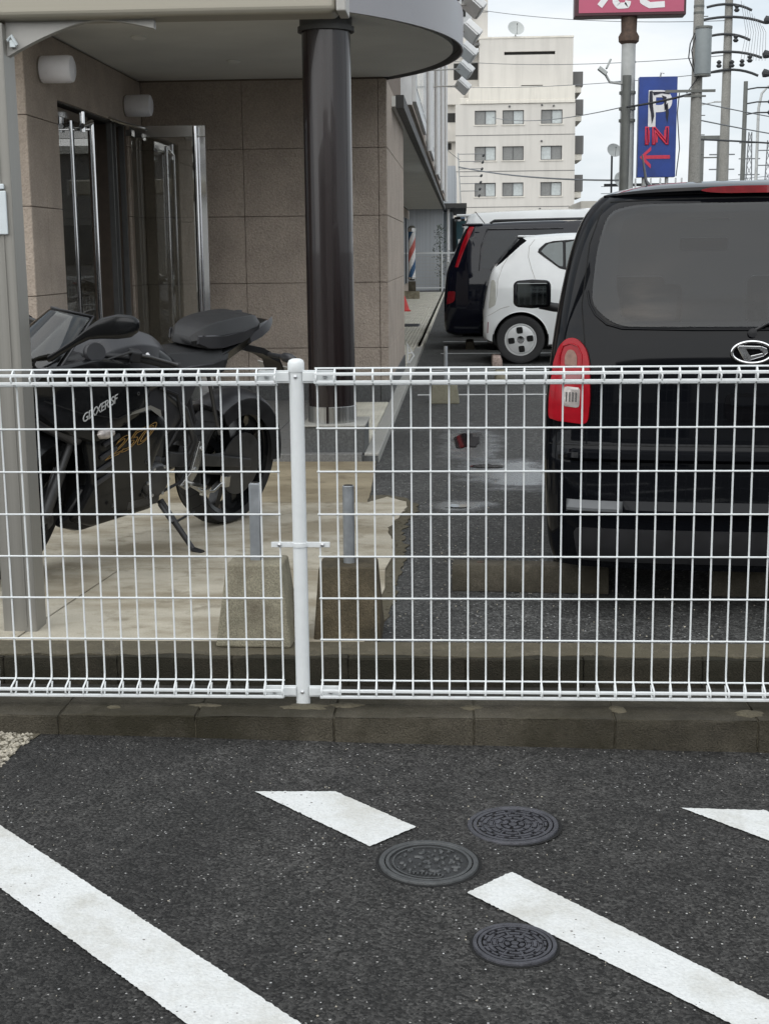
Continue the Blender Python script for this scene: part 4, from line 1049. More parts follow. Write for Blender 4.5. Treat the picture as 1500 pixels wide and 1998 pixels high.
# chrome-like lower edge of the hatch glass and hatch outline
def line_on(fn, pts, r, off, name, mat, par, n=6):
    out = []
    for i in range(len(pts)-1):
        a, b = Vector(pts[i]), Vector(pts[i+1]); k = max(1, int((b-a).length/.03))
        for j in range(k): p = a.lerp(b, j/k); out.append(fn(p.x, p.y, off))
    out.append(fn(*pts[-1], off)); m = MB(); m.tube(out, r, n); return m.build(name, mat, par, smooth=60)
line_on(van_rear, [(-.58, 1.19), (-.572, 1.145), (-.55, 1.105), (-.51, 1.072), (-.455, 1.057), (-.2, 1.053), (.2, 1.053), (.455, 1.057), (.51, 1.072), (.55, 1.105), (.572, 1.145), (.58, 1.19)], .0045, .001, 'window_ledge', M['van_paint'], body, 10)
line_on(van_rear, [(-.585, .66), (-.59, .75), (-.585, .98), (-.60, 1.14), (-.575, 1.36), (-.53, 1.49)], .0035, -.0018, 'hatch_gap', M['seam'], body)
line_on(van_rear, [(.585, .66), (.59, .75), (.585, .98), (.60, 1.14), (.575, 1.36), (.53, 1.49)], .0035, -.0018, 'hatch_gap', M['seam'], body)
line_on(van_rear, [(-.71, .632), (-.5, .636), (0, .638), (.5, .636), (.71, .632)], .004, -.0015, 'bumper_gap', M['seam'], body)
line_on(van_rear, [(-.5, 1.512), (-.3, 1.518), (0, 1.520), (.3, 1.518), (.5, 1.512)], .004, -.001, 'spoiler_gap', M['seam'], body)
# roof spoiler lip with the high stop lamp
rg = []
for i in range(31):
    s = -1+2*i/30; x = .525*s; k = .12+.88*(1-abs(s)**5); p = van_rear(x, 1.525, 0); y0 = p.y-.022*(1-abs(s)**3)*k+.012*(1-k); zc = 1.545+.012*(1-s*s)-.012*(1-k)
    rg.append([(x, y0+.16, zc+.030*k), (x, y0+.05, zc+.018*k), (x, y0+.004, zc+.004), (x, y0, zc-.008*k), (x, y0+.012, zc-.020*k), (x, y0+.10, zc-.022), (x, y0+.16, zc-.022)])
m = MB(); m.loft(rg); spo = m.build('roof_spoiler', M['van_paint'], van, smooth=50)
rg = []
for i in range(21):
    s = -1+2*i/20; x = .175*s; S0 = x/.525; p = van_rear(x, 1.525, 0); y0 = p.y-.022*(1-abs(S0)**3)-.004; h_ = .011*(1-abs(s)**4)+.002; zc = 1.545+.012*(1-S0*S0)-.008
    rg.append([(x, y0, zc-h_), (x, y0, zc+h_), (x, y0+.012, zc+h_), (x, y0+.012, zc-h_)])
m = MB(); m.loft(rg); m.build('stop_lamp', M['red_dark'], spo, smooth=50)
# tail lamps
for s in (-1, 1):
    q = lambda a, z: (s*a, z)
    P = lambda l: [q(*p) for p in l]
    tl = patch('tail_lamp', P([(.705, .722), (.570, .712), (.562, .80), (.566, .93), (.578, .985), (.612, 1.022), (.645, 1.02), (.672, .99), (.690, .93), (.704, .80)]), van_rear, M['red_lens'], van, .016, .03, 22, 14, .02)
    patch('reverse_lamp', P([(.655, .775), (.598, .772), (.595, .845), (.652, .848)]), van_rear, M['clear_lens'], tl, .0185, .004, 8, 8, .012)
    patch('indicator_lamp', P([(.650, .922), (.608, .920), (.608, .955), (.617, .975), (.630, .981), (.642, .975), (.650, .955)]), van_rear, M['amber_lens'], tl, .0185, .004, 10, 8, .008)
    patch('brake_lamp', P([(.66, .862), (.592, .858), (.592, .895), (.66, .898)]), van_rear, M['red_dark'], tl, .0185, .004, 8, 8, .006)
    line_on(van_rear, P([(.593, .92), (.592, .96), (.606, .992), (.630, 1.001), (.655, .992), (.667, .955), (.668, .92)]), .003, .0175, 'lamp_trim', M['red_lens'], tl)
    m = MB()
    for k in range(4):
        p = van_rear(s*(.61+.011*k), .81, .019); m.cbox(tuple(p), (.005, .003, .035))
    m.build('lamp_facets', M['dull_chrome'], tl)
# emblem: oval ring with a slanted D
em = bpy.data.objects.new('emblem', None); S.collection.objects.link(em); em.parent = van
EC = van_rear(0, .974, .010)
m = MB(); m.tube([(EC.x+.070*math.cos(2*math.pi*i/40), EC.y, EC.z+.038*math.sin(2*math.pi*i/40)) for i in range(40)], .0062, 10, closed=True); m.build('emblem_ring', M['chrome'], em, smooth=60)
m = MB()
def dshape(p): return [(EC.x+x, EC.z+z) for x, z in p]
tm_ = Matrix(((1, 0, 0, 0), (0, 0, 1, EC.y), (0, 1, 0, 0), (0, 0, 0, 1)))
m.prism(dshape([(-.052, .016), (-.030, .026), (-.006, -.012), (-.022, -.032), (-.030, -.024)]), -.006, .004, tm_)
m.prism(dshape([(-.052, .016), (-.046, .024), (.030, .022), (.022, .012), (-.034, .012)]), -.0065, .004, tm_)
m.prism(dshape([(.022, .012), (.030, .022), (.050, .014), (.054, .0), (.042, -.010), (.036, .002)]), -.0062, .004, tm_)
m.prism(dshape([(-.022, -.032), (-.006, -.012), (.036, -.002), (.042, -.012)]), -.0058, .004, tm_)
m.build('emblem_letter', M['chrome'], em, bevel=.0015, segs=1)
m = MB(); m.lathe([(.001, 0), (1, 0), (1, .006)], 32, Matrix.Translation((EC.x, EC.y+.008, EC.z)) @ Matrix.Diagonal((.069, 1, .037, 1)) @ Matrix.Rotation(R(90), 4, 'X'), cap0=False, cap1=False); m.build('emblem_back', M['frit'], em)
# handle recess with garnish, bumper crease and lip
gr = patch('hatch_garnish', [(-.085, .735), (.085, .735), (.09, .80), (.08, .83), (-.08, .83), (-.09, .80)], van_rear, M['frit'], van, .012, .016, 10, 12, .02)
patch('handle_grip', [(-.07, .785), (.07, .785), (.075, .818), (-.075, .818)], van_rear, M['van_paint'], gr, .022, .012, 8, 12, .01)
def bar_on(zs, name, mat, par, x0=-.66, x1=.66, off=.0):
    rg = []
    for i in range(41):
        x = lerp(x0, x1, i/40); k = min(1, (1-abs(2*i/40-1))*9)
        c = [van_rear(x, zs[0], off), van_rear(x, zs[1], off+.026*k+.001), van_rear(x, zs[2], off+.026*k+.001), van_rear(x, zs[3], off)]
        b = [van_rear(x, zs[3], -.02), van_rear(x, zs[0], -.02)]
        rg.append([tuple(p) for p in c+b])
    m = MB(); m.loft(rg); return m.build(name, mat, par, smooth=35)
bar_on((.385, .397, .407, .436), 'bumper_lip', M['van_paint'], van, -.44, .44)
for s in (-1, 1): bar_on((.387, .399, .409, .434), 'bumper_lip_sheen', M['lip_sheen'], van, min(s*.645, s*.441), max(s*.645, s*.441))  # lip ends painted grey for the sky reflected at the corners
bar_on((.575, .590, .606, .626), 'bumper_crease', M['van_paint'], van, -.69, .69, -.004)
patch('bumper_grille', [(-.60, .20), (.60, .20), (.62, .33), (-.62, .33)], van_rear, M['black_plastic'], van, .004, .01, 8, 20, .03)
# wiper
pw = van_rear(.0, 1.055, .015)
m = MB(); m.tube([tuple(van_rear(0, 1.045, .012)), tuple(van_rear(.05, 1.07, .024)), tuple(van_rear(.30, 1.095, .022))], .006, 6); m.lathe([(.016, -.01), (.016, .012), (.001, .014)], 14, Matrix.Translation(tuple(van_rear(0, 1.042, .006))) @ Matrix.Rotation(R(90), 4, 'X')); m.build('rear_wiper', M['black_plastic'], van, smooth=40)
# side glass
def van_side(s):
    def fn(y, z, off): return Vector((s*(vw_(z)*.988+off), y, z))
    return fn
for s in (-1, 1):
    patch('side_window', [(.42, 1.0), (1.35, 1.0), (1.35, 1.43), (.50, 1.43)], van_side(s), M['frit'], van, .006, .02, 12, 10, .05)
    patch('side_window', [(1.42, 1.0), (2.45, 1.0), (2.05, 1.43), (1.42, 1.43)], van_side(s), M['frit'], van, .006, .02, 12, 10, .04)
    # door mirror
    mr_ = MB(); x0 = s*.715; rg = []
    for u, k in ((0, .70), (.08, .94), (.5, 1.0), (.9, .92), (1.0, .70)):
        rg.append([(x0+s*(.06+.205*u), 2.70+yy*k+.02*u, 1.103+zz*k) for yy, zz in [(-.055, -.078), (.03, -.072), (.085, -.04), (.095, .02), (.06, .07), (-.055, .080)]])
    mr_.loft(rg)
    hm_ = mr_.build('door_mirror', M['van_paint'], van, bevel=.012, smooth=50)
    m = MB(); m.cbox((x0+s*.162, 2.648, 1.103), (.165, .012, .122)); m.build('mirror_glass', M['mirror'], hm_, bevel=.005)
    m = MB(); m.tube([(x0-s*.03, 2.72, 1.02), (x0+s*.05, 2.72, 1.03), (x0+s*.12, 2.71, 1.045)], .026, 8); m.build('mirror_arm', M['black_plastic'], hm_, smooth=50)
patch('windscreen', [(-.56, 1.04), (.56, 1.04), (.50, 1.50), (-.50, 1.50)], lambda x, z, off: Vector((x, interp(F_TAB, z)-.35*(1-(1-min(.999, abs(x)/(vw_(z)*.97))**2.6)**(1/2.6))+off, z)), M['clear_glass'], van, .004, .012, 12, 14, .05)
# aerial base
m = MB(); m.tube([(-.35, .52, 1.57), (-.36, .62, 1.60), (-.365, .95, 1.72)], [.012, .006, .003], 6); m.build('aerial', M['black_plastic'], van, smooth=50)

# ---- cars side-on behind: local x = towards the car's front, y across, z up; tail at x = 0
def make_car(name, label, cat, loc, rotz, stations, hw, paint, wheel_x, wr, wheel_style, bumper=None):
    """stations: (x, z_bottom, z_belt, z_roof, width factor at the roof)"""
    t = thing(name, label, cat, loc, rotz)
    xs0, xs1 = stations[0][0], stations[-1][0]
    cols = list(zip(*stations))
    def st(x): return [smooth_tab(list(zip(cols[0], cols[k])), x) for k in range(1, 5)]+[smooth_tab(list(zip(cols[0], cols[5])), x)]
    def sec(x):
        zb, zm, zr_, wr_, wb = st(x)
        W_ = hw*wb; k = max(0., min(1., (zr_-zm)/.25))
        half = [(0, zb), (W_*.80, zb), (W_*.93, zb+.03), (W_*.985, lerp(zb, zm, .25)), (W_, lerp(zb, zm, .5)), (W_*.995, lerp(zb, zm, .78)), (W_*.975, zm)]
        wt = W_*wr_; zt = zr_
        up = [(lerp(W_*.975, wt, .33), lerp(zm, zt, .33)), (lerp(W_*.975, wt, .66), lerp(zm, zt, .66)), (wt, lerp(zm, zt, .92)), (wt*.93, lerp(zm, zt, .985)), (wt*.6, zt+.008*k), (0, zt+.016*k)]
        return half+up
    def side(s):
        def fn(x, z, off):
            h = sec(x)
            for (y0, z0), (y1, z1) in zip(h[1:], h[2:]):
                if z0 <= z <= z1 and z1 > z0: return Vector((x, s*(lerp(y0, y1, (z-z0)/(z1-z0))+off), z))
            return Vector((x, s*(h[-3][0]+off), z))
        return fn
    rings = []
    nst = 56
    for i in range(nst+1):
        u = i/nst; x = lerp(xs0, xs1, .5-.5*math.cos(math.pi*u)) if True else 0
        h = sec(x); rings.append([(x, y, z) for y, z in h]+[(x, -y, z) for y, z in h[-2:0:-1]])
    m = MB(); m.loft(rings); b = m.build('body', paint, t, smooth=60)
    cut = []
    for wx in wheel_x:
        cb = MB(); cb.lathe([(wr*1.17, -2), (wr*1.17, 2)], 44, Matrix.Translation((wx, 0, wr)) @ Matrix.Rotation(R(90), 4, 'X')); c = cb.build('cutter', None); c.parent = t; cut.append(c)
    bpy.context.view_layer.update(); boolean_cut(b, cut)
    b.data.materials.clear(); b.data.materials.append(paint)
    for p in b.data.polygons: p.use_smooth = True
    b.data.set_sharp_from_angle(angle=R(38))
    m = MB(); m.box(xs0+.25, xs1-.25, -hw*.66, hw*.66, .18, .62); m.build('underbody', M['seam'], t)
    for wx in wheel_x:
        for s in (-1, 1): make_wheel(t, wx, s*(hw-.085), wr, .16, s, wheel_style, 'y')
    return t, b, side, sec

# white hatchback: tail at X=.70, near side at Y=13.05
HW = .69
alto, ab, aside, asec = make_car('parked_hatchback', 'small white hatchback with a four-hole hubcap beyond the fence', 'car', (.70, 13.05+HW, 0), 0,
    [(0, .30, .62, .64, .97, .90), (.03, .27, .80, .84, .95, .955), (.09, .24, 1.03, 1.10, .93, .985), (.20, .22, 1.06, 1.22, .88, .995), (.32, .20, 1.06, 1.36, .82, 1.0), (.44, .20, 1.05, 1.478, .78, 1.0), (.58, .20, 1.05, 1.502, .775, 1.0), (1.1, .20, 1.02, 1.528, .77, 1.0), (1.7, .20, .98, 1.515, .77, 1.0), (2.15, .20, .95, 1.40, .78, 1.0), (2.6, .20, .92, 1.05, .85, 1.0), (3.0, .22, .84, .90, .9, .98), (3.3, .24, .68, .72, .92, .93), (3.39, .3, .55, .57, .95, .88)], HW, M['white_car'], [.437, 2.75], .288, 'alto')
for s in (-1, 1):
    wdw = patch('side_window', [(.615, 1.325), (.745, 1.436), (1.12, 1.462), (1.12, 1.075), (.90, 1.115)], aside(s), M['frit'], ab, .004, .02, 14, 14, .03)
    patch('window_pane', [(.665, 1.322), (.76, 1.412), (.93, 1.432), (.93, 1.14), (.885, 1.15)], aside(s), M['side_glass'], wdw, .006, .004, 12, 10, .02)
    patch('window_pane', [(.965, 1.43), (1.12, 1.445), (1.12, 1.095), (.965, 1.12)], aside(s), M['side_glass'], wdw, .006, .004, 12, 10, .005)
    w2 = patch('side_window', [(1.16, 1.455), (1.9, 1.43), (2.2, 1.05), (1.16, 1.055)], aside(s), M['frit'], ab, .004, .02, 14, 14, .03)
    line_on(aside(s), [(.60, 1.46), (.535, 1.38), (.525, 1.26), (.56, 1.12), (.62, .95), (.66, .80)], .003, .0005, 'door_gap', M['alu_pale'], ab)
    line_on(aside(s), [(.30, 1.28), (.22, 1.15), (.165, 1.0), (.155, .82), (.13, .70)], .003, .0005, 'hatch_gap', M['alu_pale'], ab)
    line_on(aside(s), [(.02, .56), (.10, .60), (.20, .66), (.30, .685)], .003, .0005, 'bumper_gap', M['alu_pale'], ab)
    tl = patch('tail_lamp', [(.055, .655), (.135, .70), (.14, .96), (.115, 1.0), (.085, .99)], aside(s), M['grey_lens'], ab, .006, .03, 10, 8, .02)
    m = MB(); pts = [tuple(aside(s)(.437+.332*math.cos(a), .288+.332*math.sin(a), .004)) for a in [R(12+156*i/30) for i in range(31)]]; m.tube(pts, .006, 6); m.build('arch_trim', M['white_car'], ab, smooth=60)
    line_on(aside(s), [(.045, .37), (.05, .50)], .005, .002, 'reflector', M['red_dark'], ab)
# hatch glass seen edge-on
rg = []
for i in range(15):
    u = i/14; x = lerp(.105, .455, u); z = lerp(1.09, 1.49, u**.92)
    W_ = HW*lerp(.93, .80, u); rg.append([(x-.012, -W_, z-.0), (x-.020, -W_*.5, z+.012), (x-.022, 0, z+.015), (x-.020, W_*.5, z+.012), (x-.012, W_, z), (x+.05, W_*.98, z-.04), (x+.05, -W_*.98, z-.04)])
m = MB(); m.loft(rg); m.build('hatch_glass', M['frit'], alto, smooth=40)
m = MB(); m.box(.40, .62, -HW*.70, HW*.70, 1.488, 1.512); m.build('hatch_spoiler', M['white_car'], alto, bevel=.01)

# dark minivan: near side Y = 15.4
HD = .845
mini, mb_, mside, msec = make_car('parked_minivan', 'dark navy minivan with a tall red tail lamp behind the white hatchback', 'car', (.20, 15.38+HD, 0), 0,
    [(0, .30, .70, .74, .95, .88), (.03, .24, .98, 1.02, .93, .95), (.09, .22, 1.06, 1.20, .90, .975), (.17, .20, 1.06, 1.38, .88, .985), (.25, .20, 1.06, 1.55, .86, .99), (.32, .2, 1.06, 1.655, .84, 1.0), (.46, .2, 1.06, 1.69, .83, 1.0), (1.5, .2, 1.04, 1.725, .82, 1.0), (2.9, .2, 1.0, 1.70, .82, 1.0), (3.5, .2, .98, 1.35, .84, 1.0), (4.0, .2, .95, 1.05, .9, .98), (4.5, .22, .80, .84, .93, .93), (4.62, .3, .6, .64, .95, .86)], HD, M['navy_paint'], [.86, 3.65], .315, 'plain')
for s in (-1, 1):
    tl = patch('tail_lamp', [(.145, 1.12), (.185, 1.12), (.275, 1.36), (.405, 1.655), (.335, 1.655), (.235, 1.42)], mside(s), M['red_lens'], mini, .008, .05, 16, 8, .01)
    line_on(mside(s), [(.175, 1.12), (.265, 1.37), (.385, 1.635)], .012, .010, 'lamp_strip', M['red_lens'], tl)
    patch('lower_lamp', [(.03, .62), (.14, .66), (.15, .80), (.05, .80)], mside(s), M['red_dark'], mini, .006, .03, 8, 8, .02)
    wdw = patch('side_window', [(.50, 1.09), (1.55, 1.07), (1.55, 1.60), (.62, 1.60), (.54, 1.45)], mside(s), M['car_glass'], mini, .004, .02, 14, 14, .05)
    line_on(mside(s), [(.47, 1.07), (.50, 1.40), (.58, 1.62), (1.6, 1.625)], .010, .003, 'window_trim', M['bike_grey'], wdw)
    m = MB(); m.tube([(.62, s*HD*.70, 1.70), (.68, s*HD*.70, 1.735), (2.6, s*HD*.70, 1.76), (2.66, s*HD*.70, 1.72)], .018, 8); m.build('roof_rail', M['black_plastic'], mini, smooth=50)
rg = []
for i in range(15):
    u = i/14; x = lerp(.10, .34, u); z = lerp(1.10, 1.62, u); W_ = HD*lerp(.86, .78, u)
    rg.append([(x-.04, -W_, z), (x-.05, 0, z), (x-.04, W_, z), (x+.05, W_, z-.01), (x+.05, -W_, z-.01)])
m = MB(); m.loft(rg); m.build('hatch_glass', M['frit'], mini, smooth=40)
m = MB(); m.box(.24, .52, -HD*.80, HD*.80, 1.665, 1.70); m.build('hatch_spoiler', M['navy_paint'], mini, bevel=.012)
m = MB(); m.tube([(.55, -HD*.55, 1.70), (.42, -HD*.55, 1.86)], .006, 5); m.build('aerial', M['black_plastic'], mini)

# white tall van beyond
HV = .845
tall, tb, tside, tsec = make_car('parked_tall_van', 'tall white van whose roof shows above the dark minivan', 'van', (.30, 18.2+HV, 0), 0,
    [(0, .3, .8, .84, .95, .9), (.05, .22, 1.1, 1.16, .93, .96), (.12, .2, 1.12, 1.45, .91, .98), (.2, .2, 1.12, 1.80, .89, .99), (.28, .2, 1.12, 1.895, .87, 1.0), (.5, .2, 1.12, 1.925, .86, 1.0), (1.8, .2, 1.1, 1.955, .86, 1.0), (3.2, .2, 1.05, 1.90, .86, 1.0), (3.8, .2, 1.0, 1.3, .88, 1.0), (4.3, .2, .95, 1.0, .92, .97), (4.65, .3, .7, .74, .95, .87)], HV, M['white_car'], [.85, 3.7], .31, 'plain')
for s in (-1, 1):
    patch('side_window', [(.36, 1.14), (1.9, 1.13), (1.9, 1.735), (.52, 1.72), (.42, 1.6)], tside(s), M['side_glass'], tall, .004, .02, 14, 14, .05)
    patch('side_window', [(1.98, 1.13), (3.3, 1.1), (3.1, 1.7), (1.98, 1.735)], tside(s), M['side_glass'], tall, .004, .02, 14, 14, .05)
    patch('tail_lamp', [(.06, .8), (.16, .8), (.24, 1.5), (.17, 1.5)], tside(s), M['red_dark'], tall, .006, .03, 10, 6, .01)
m = MB(); m.box(.05, .55, -HV*.80, HV*.80, 1.855, 1.895); m.build('hatch_spoiler', M['white_car'], tall, bevel=.015)
m = MB(); m.box(.02, .12, -HV*.78, HV*.78, 1.815, 1.8549); m.build('spoiler_underside', M['frit'], tall, bevel=.01)

# ------------------------------------------------------------------ motorcycle (local x forward, y left, z up, leaning on its side stand)
BA, BL = R(62), R(9)
bF = Vector((-math.cos(BA), -math.sin(BA), 0)); bLh = Vector((-bF.y, bF.x, 0)); bU = Vector((0, 0, 1))*math.cos(BL)+bLh*math.sin(BL); bL = bLh*math.cos(BL)-Vector((0, 0, 1))*math.sin(BL)
bike = thing('parked_motorcycle', 'matt black sport motorcycle leaning on its side stand under the canopy', 'motorcycle')
BO = Vector((-.775, 3.13, .010))
bike.matrix_world = axes(bF, bL, bU, BO)
def sec_ring(x, zb, zt, hw, p=2.6, n=28, y0=0, flat=1.0):
    c = (zb+zt)/2; h = (zt-zb)/2; out = []
    for i in range(n):
        a = 2*math.pi*i/n; ca, sa = math.cos(a), math.sin(a)
        out.append((x, y0+hw*math.copysign(abs(ca)**(2/p), ca), c+h*math.copysign(abs(sa)**(2/p), sa)))
    return out
def body_loft(name, secs, mat, par=bike, p=2.6, smooth=60):
    # interpolate the sections for a smooth surface
    cols = list(zip(*secs)); order = sorted(range(len(secs)), key=lambda i: secs[i][0]); tabs = [[(secs[i][0], secs[i][k]) for i in order] for k in range(1, 4)]
    x0, x1 = secs[order[0]][0], secs[order[-1]][0]; rings = []
    for i in range(25):
        x = lerp(x0, x1, .5-.5*math.cos(math.pi*i/24)); rings.append(sec_ring(x, *[smooth_tab(t, x) for t in tabs], p=p))
    m = MB(); m.loft(rings); return m.build(name, mat, par, smooth=smooth)
def crease_loft(name, secs, prof, mat, par=bike, ch=.07, smooth=50):
    pts = []
    full = prof+[(-u, v) for u, v in prof[-2:0:-1]]
    n = len(full)
    for i in range(n):
        p, q, r_ = Vector(full[i-1]), Vector(full[i]), Vector(full[(i+1) % n]); pts += [q+(p-q)*ch, q+(p-q)*ch*.35, q+(r_-q)*ch*.35, q+(r_-q)*ch]
    order = sorted(range(len(secs)), key=lambda i: secs[i][0]); tabs = [[(secs[i][0], secs[i][k]) for i in order] for k in range(1, 4)]
    x0, x1 = secs[order[0]][0], secs[order[-1]][0]; rings = []
    for i in range(25):
        x = lerp(x0, x1, .5-.5*math.cos(math.pi*i/24)); zb, zt, hw = [smooth_tab(t, x) for t in tabs]
        rings.append([(x, hw*p.x, lerp(zb, zt, p.y)) for p in pts])
    m = MB(); m.loft(rings); return m.build(name, mat, par, smooth=smooth)
def bike_wheel(par, x, z, r, wd, name_l, turn=None):
    h = wd/2; mt = Matrix.Translation((x, 0, z)) @ Matrix.Rotation(R(90), 4, 'X')
    prof = [(r-.062, -h*.72), (r-.040, -h*.97), (r-.022, -h*.95)]+[(r-.030*(abs(math.sin(t))**2.2), h*.93*math.sin(t)) for t in [R(-78+156*i/12) for i in range(13)]]+[(r-.022, h*.95), (r-.040, h*.97), (r-.062, h*.72)]
    m = MB(); m.lathe(prof, 56, mt, cap0=False, cap1=False); w_ = m.build('wheel', M['rubber'], par, smooth=60)
    m = MB(); m.lathe([(r-.064, -h*.74), (r-.060, -h*.80), (r-.082, -h*.66), (r-.092, 0), (r-.082, h*.66), (r-.060, h*.80), (r-.064, h*.74)], 48, mt, cap0=False, cap1=False); m.build('rim', M['bike_matt'], w_, smooth=40)
    m = MB()
    for k in range(10):
        a = 2*math.pi*k/10; rot = Matrix.Rotation(a, 4, 'Z'); L_ = r-.085
        m.add([(.03, -.02, -.026), (.03, .02, -.026), (L_, .017, -.024), (L_, -.017, -.024), (.03, -.02, .026), (.03, .02, .026), (L_, .017, .024), (L_, -.017, .024)], [(0, 1, 2, 3), (7, 6, 5, 4), (0, 4, 5, 1), (1, 5, 6, 2), (2, 6, 7, 3), (3, 7, 4, 0)], mt @ rot)
    m.lathe([(.045, -h*.6), (.045, h*.6)], 20, mt); m.build('spokes', M['bike_matt'], w_, smooth=35)
    m = MB()
    for s in (1,):
        m.lathe([(.06, s*h*.62), (.150, s*h*.62), (.150, s*h*.68), (.06, s*h*.68)], 40, mt, cap0=False, cap1=False)
    m.build('brake_disc', M['steel'], w_, smooth=35)
    m = MB()
    for k in range(26):
        a = 2*math.pi*k/26
        for s in (-1, 1):
            pth = [mt @ Vector(((r-.030*(abs(math.sin(t))**2.2)+.0005)*math.cos(a+.10*abs(t)), (r-.030*(abs(math.sin(t))**2.2)+.0005)*math.sin(a+.10*abs(t)), s*h*.93*math.sin(t))) for t in (.15, .45, .8, 1.1)]
            m.tube(pth, .0016, 4)
    m.build('tread_grooves', M['seam'], w_)
    return w_
bike_wheel(bike, 0, .327, .327, .155, 'rear')
# front assembly, steered to the left
FRONT = bpy.data.objects.new('front_fork', None); S.collection.objects.link(FRONT); FRONT.parent = bike
ax = Vector((-math.sin(R(24)), 0, math.cos(R(24)))); pv = Vector((1.12, 0, .86))
FRONT.matrix_local = Matrix.Translation(pv) @ Matrix.Rotation(R(20), 4, ax) @ Matrix.Translation(-pv)
bike_wheel(FRONT, 1.385, .312, .312, .115, 'front')
m = MB()
for s in (-1, 1):
    m.tube([(1.385, s*.098, .30), (1.30, s*.098, .49)], [.029, .029], 14); m.tube([(1.30, s*.098, .49), (1.105, s*.098, .93)], .0205, 14)
    m.cbox((1.39, s*.098, .30), (.07, .03, .06))
m.cbox((1.20, 0, .72), (.07, .24, .035), (0, R(-24), 0)); m.cbox((1.115, 0, .915), (.07, .24, .03), (0, R(-24), 0))
m.build('fork_legs', M['bike_metal'], FRONT, smooth=40)
rg = []
for i in range(19):
    a = R(25+125*i/18); c = Vector((1.385+math.cos(a)*.345, 0, .312+math.sin(a)*.345)); n = Vector((math.cos(a), 0, math.sin(a)))
    ring = [c+Vector((0, .092*min(1, abs(s))*(1 if s > 0 else -1), 0))-n*(.04*min(1, abs(s))**2+.07*max(0, abs(s)-1)) for s in (-2, -1.5, -1, -.75, -.4, 0, .4, .75, 1, 1.5, 2)]
    rg.append([tuple(p) for p in ring]+[tuple(p-n*.006) for p in ring[::-1]])
m = MB(); m.loft(rg); m.build('front_mudguard', M['bike_matt'], FRONT, smooth=50)
m = MB(); m.cbox((1.30, .082, .27), (.05, .035, .10), (0, R(25), 0)); m.build('brake_caliper', M['bike_metal'], FRONT, bevel=.008)
for s in (-1, 1):
    m = MB(); m.tube([(1.09, s*.10, .955), (1.05, s*.17, .965), (.985, s*.235, .965)], .0125, 10); bar = m.build('handlebar', M['black_plastic'], FRONT, smooth=50)
    m = MB(); m.tube([(.998, s*.222, .966), (.93, s*.305, .958), (.895, s*.345, .952)], [.0165, .0175, .0165], 14); m.tube([(.895, s*.345, .952), (.880, s*.362, .950)], [.021, .021], 12); m.build('grip', M['rubber'], bar, smooth=50)
    m = MB(); m.tube([(1.035, s*.20, .985), (.99, s*.27, .985), (.93, s*.34, .972), (.915, s*.365, .968)], [.009, .007, .006, .008], 8); m.build('lever', M['bike_metal'], bar, smooth=50)
    m = MB(); m.cbox((1.012, s*.205, .975), (.05, .06, .05), (0, 0, s*R(-50))); m.build('switch_box', M['black_plastic'], bar, bevel=.008)
m = MB(); m.lathe([(.012, 0), (.012, .006), (.001, .012)], 14, Matrix.Translation((.985, .250, .985)) @ Matrix.Rotation(R(-60), 4, 'X'), cap0=False); m.build('switch_button', M['sign_white'], FRONT, smooth=40)
m = MB(); m.tube([(1.03, .19, .98), (1.10, .22, 1.01), (1.19, .16, .97), (1.17, .09, .86)], .0055, 6); m.tube([(1.03, -.19, .98), (1.12, -.2, 1.0), (1.2, -.12, .95), (1.18, -.08, .86)], .0055, 6); m.tube([(1.0, .21, .955), (1.08, .20, .94), (1.16, .12, .90)], .004, 6); m.build('cables', M['black_plastic'], FRONT, smooth=50)
# fairings
def side_panel(name, poly, s, ys, mat, par, bulge=.05, corner=.03):
    out = []; n = len(poly)
    for i in range(n):
        p, q, r_ = Vector(poly[i-1]), Vector(poly[i]), Vector(poly[(i+1) % n]); c = min(corner, (p-q).length*.4, (r_-q).length*.4)
        a, b = q+(p-q).normalized()*c, q+(r_-q).normalized()*c
        for k in range(4):
            t = k/3; out.append(a*(1-t)**2+q*2*t*(1-t)+b*t*t)
    cx = sum(p.x for p in out)/len(out); cz = sum(p.y for p in out)/len(out); rings = []
    for k, f in ((0, 1.0), (.55, .985), (.8, .94), (.95, .80), (1.0, .55)):
        rings.append([(cx+(p.x-cx)*f, s*(ys(p.x, p.y)+bulge*k), cz+(p.y-cz)*f) for p in out])
    m = MB(); m.loft(rings); return m.build(name, mat, par, smooth=38)
yfn = lambda x, z: .165-.10*max(0, (x-1.15)/.4)**1.4-.05*max(0, (.45-z)/.25)-.03*max(0, (.75-x)/.2)
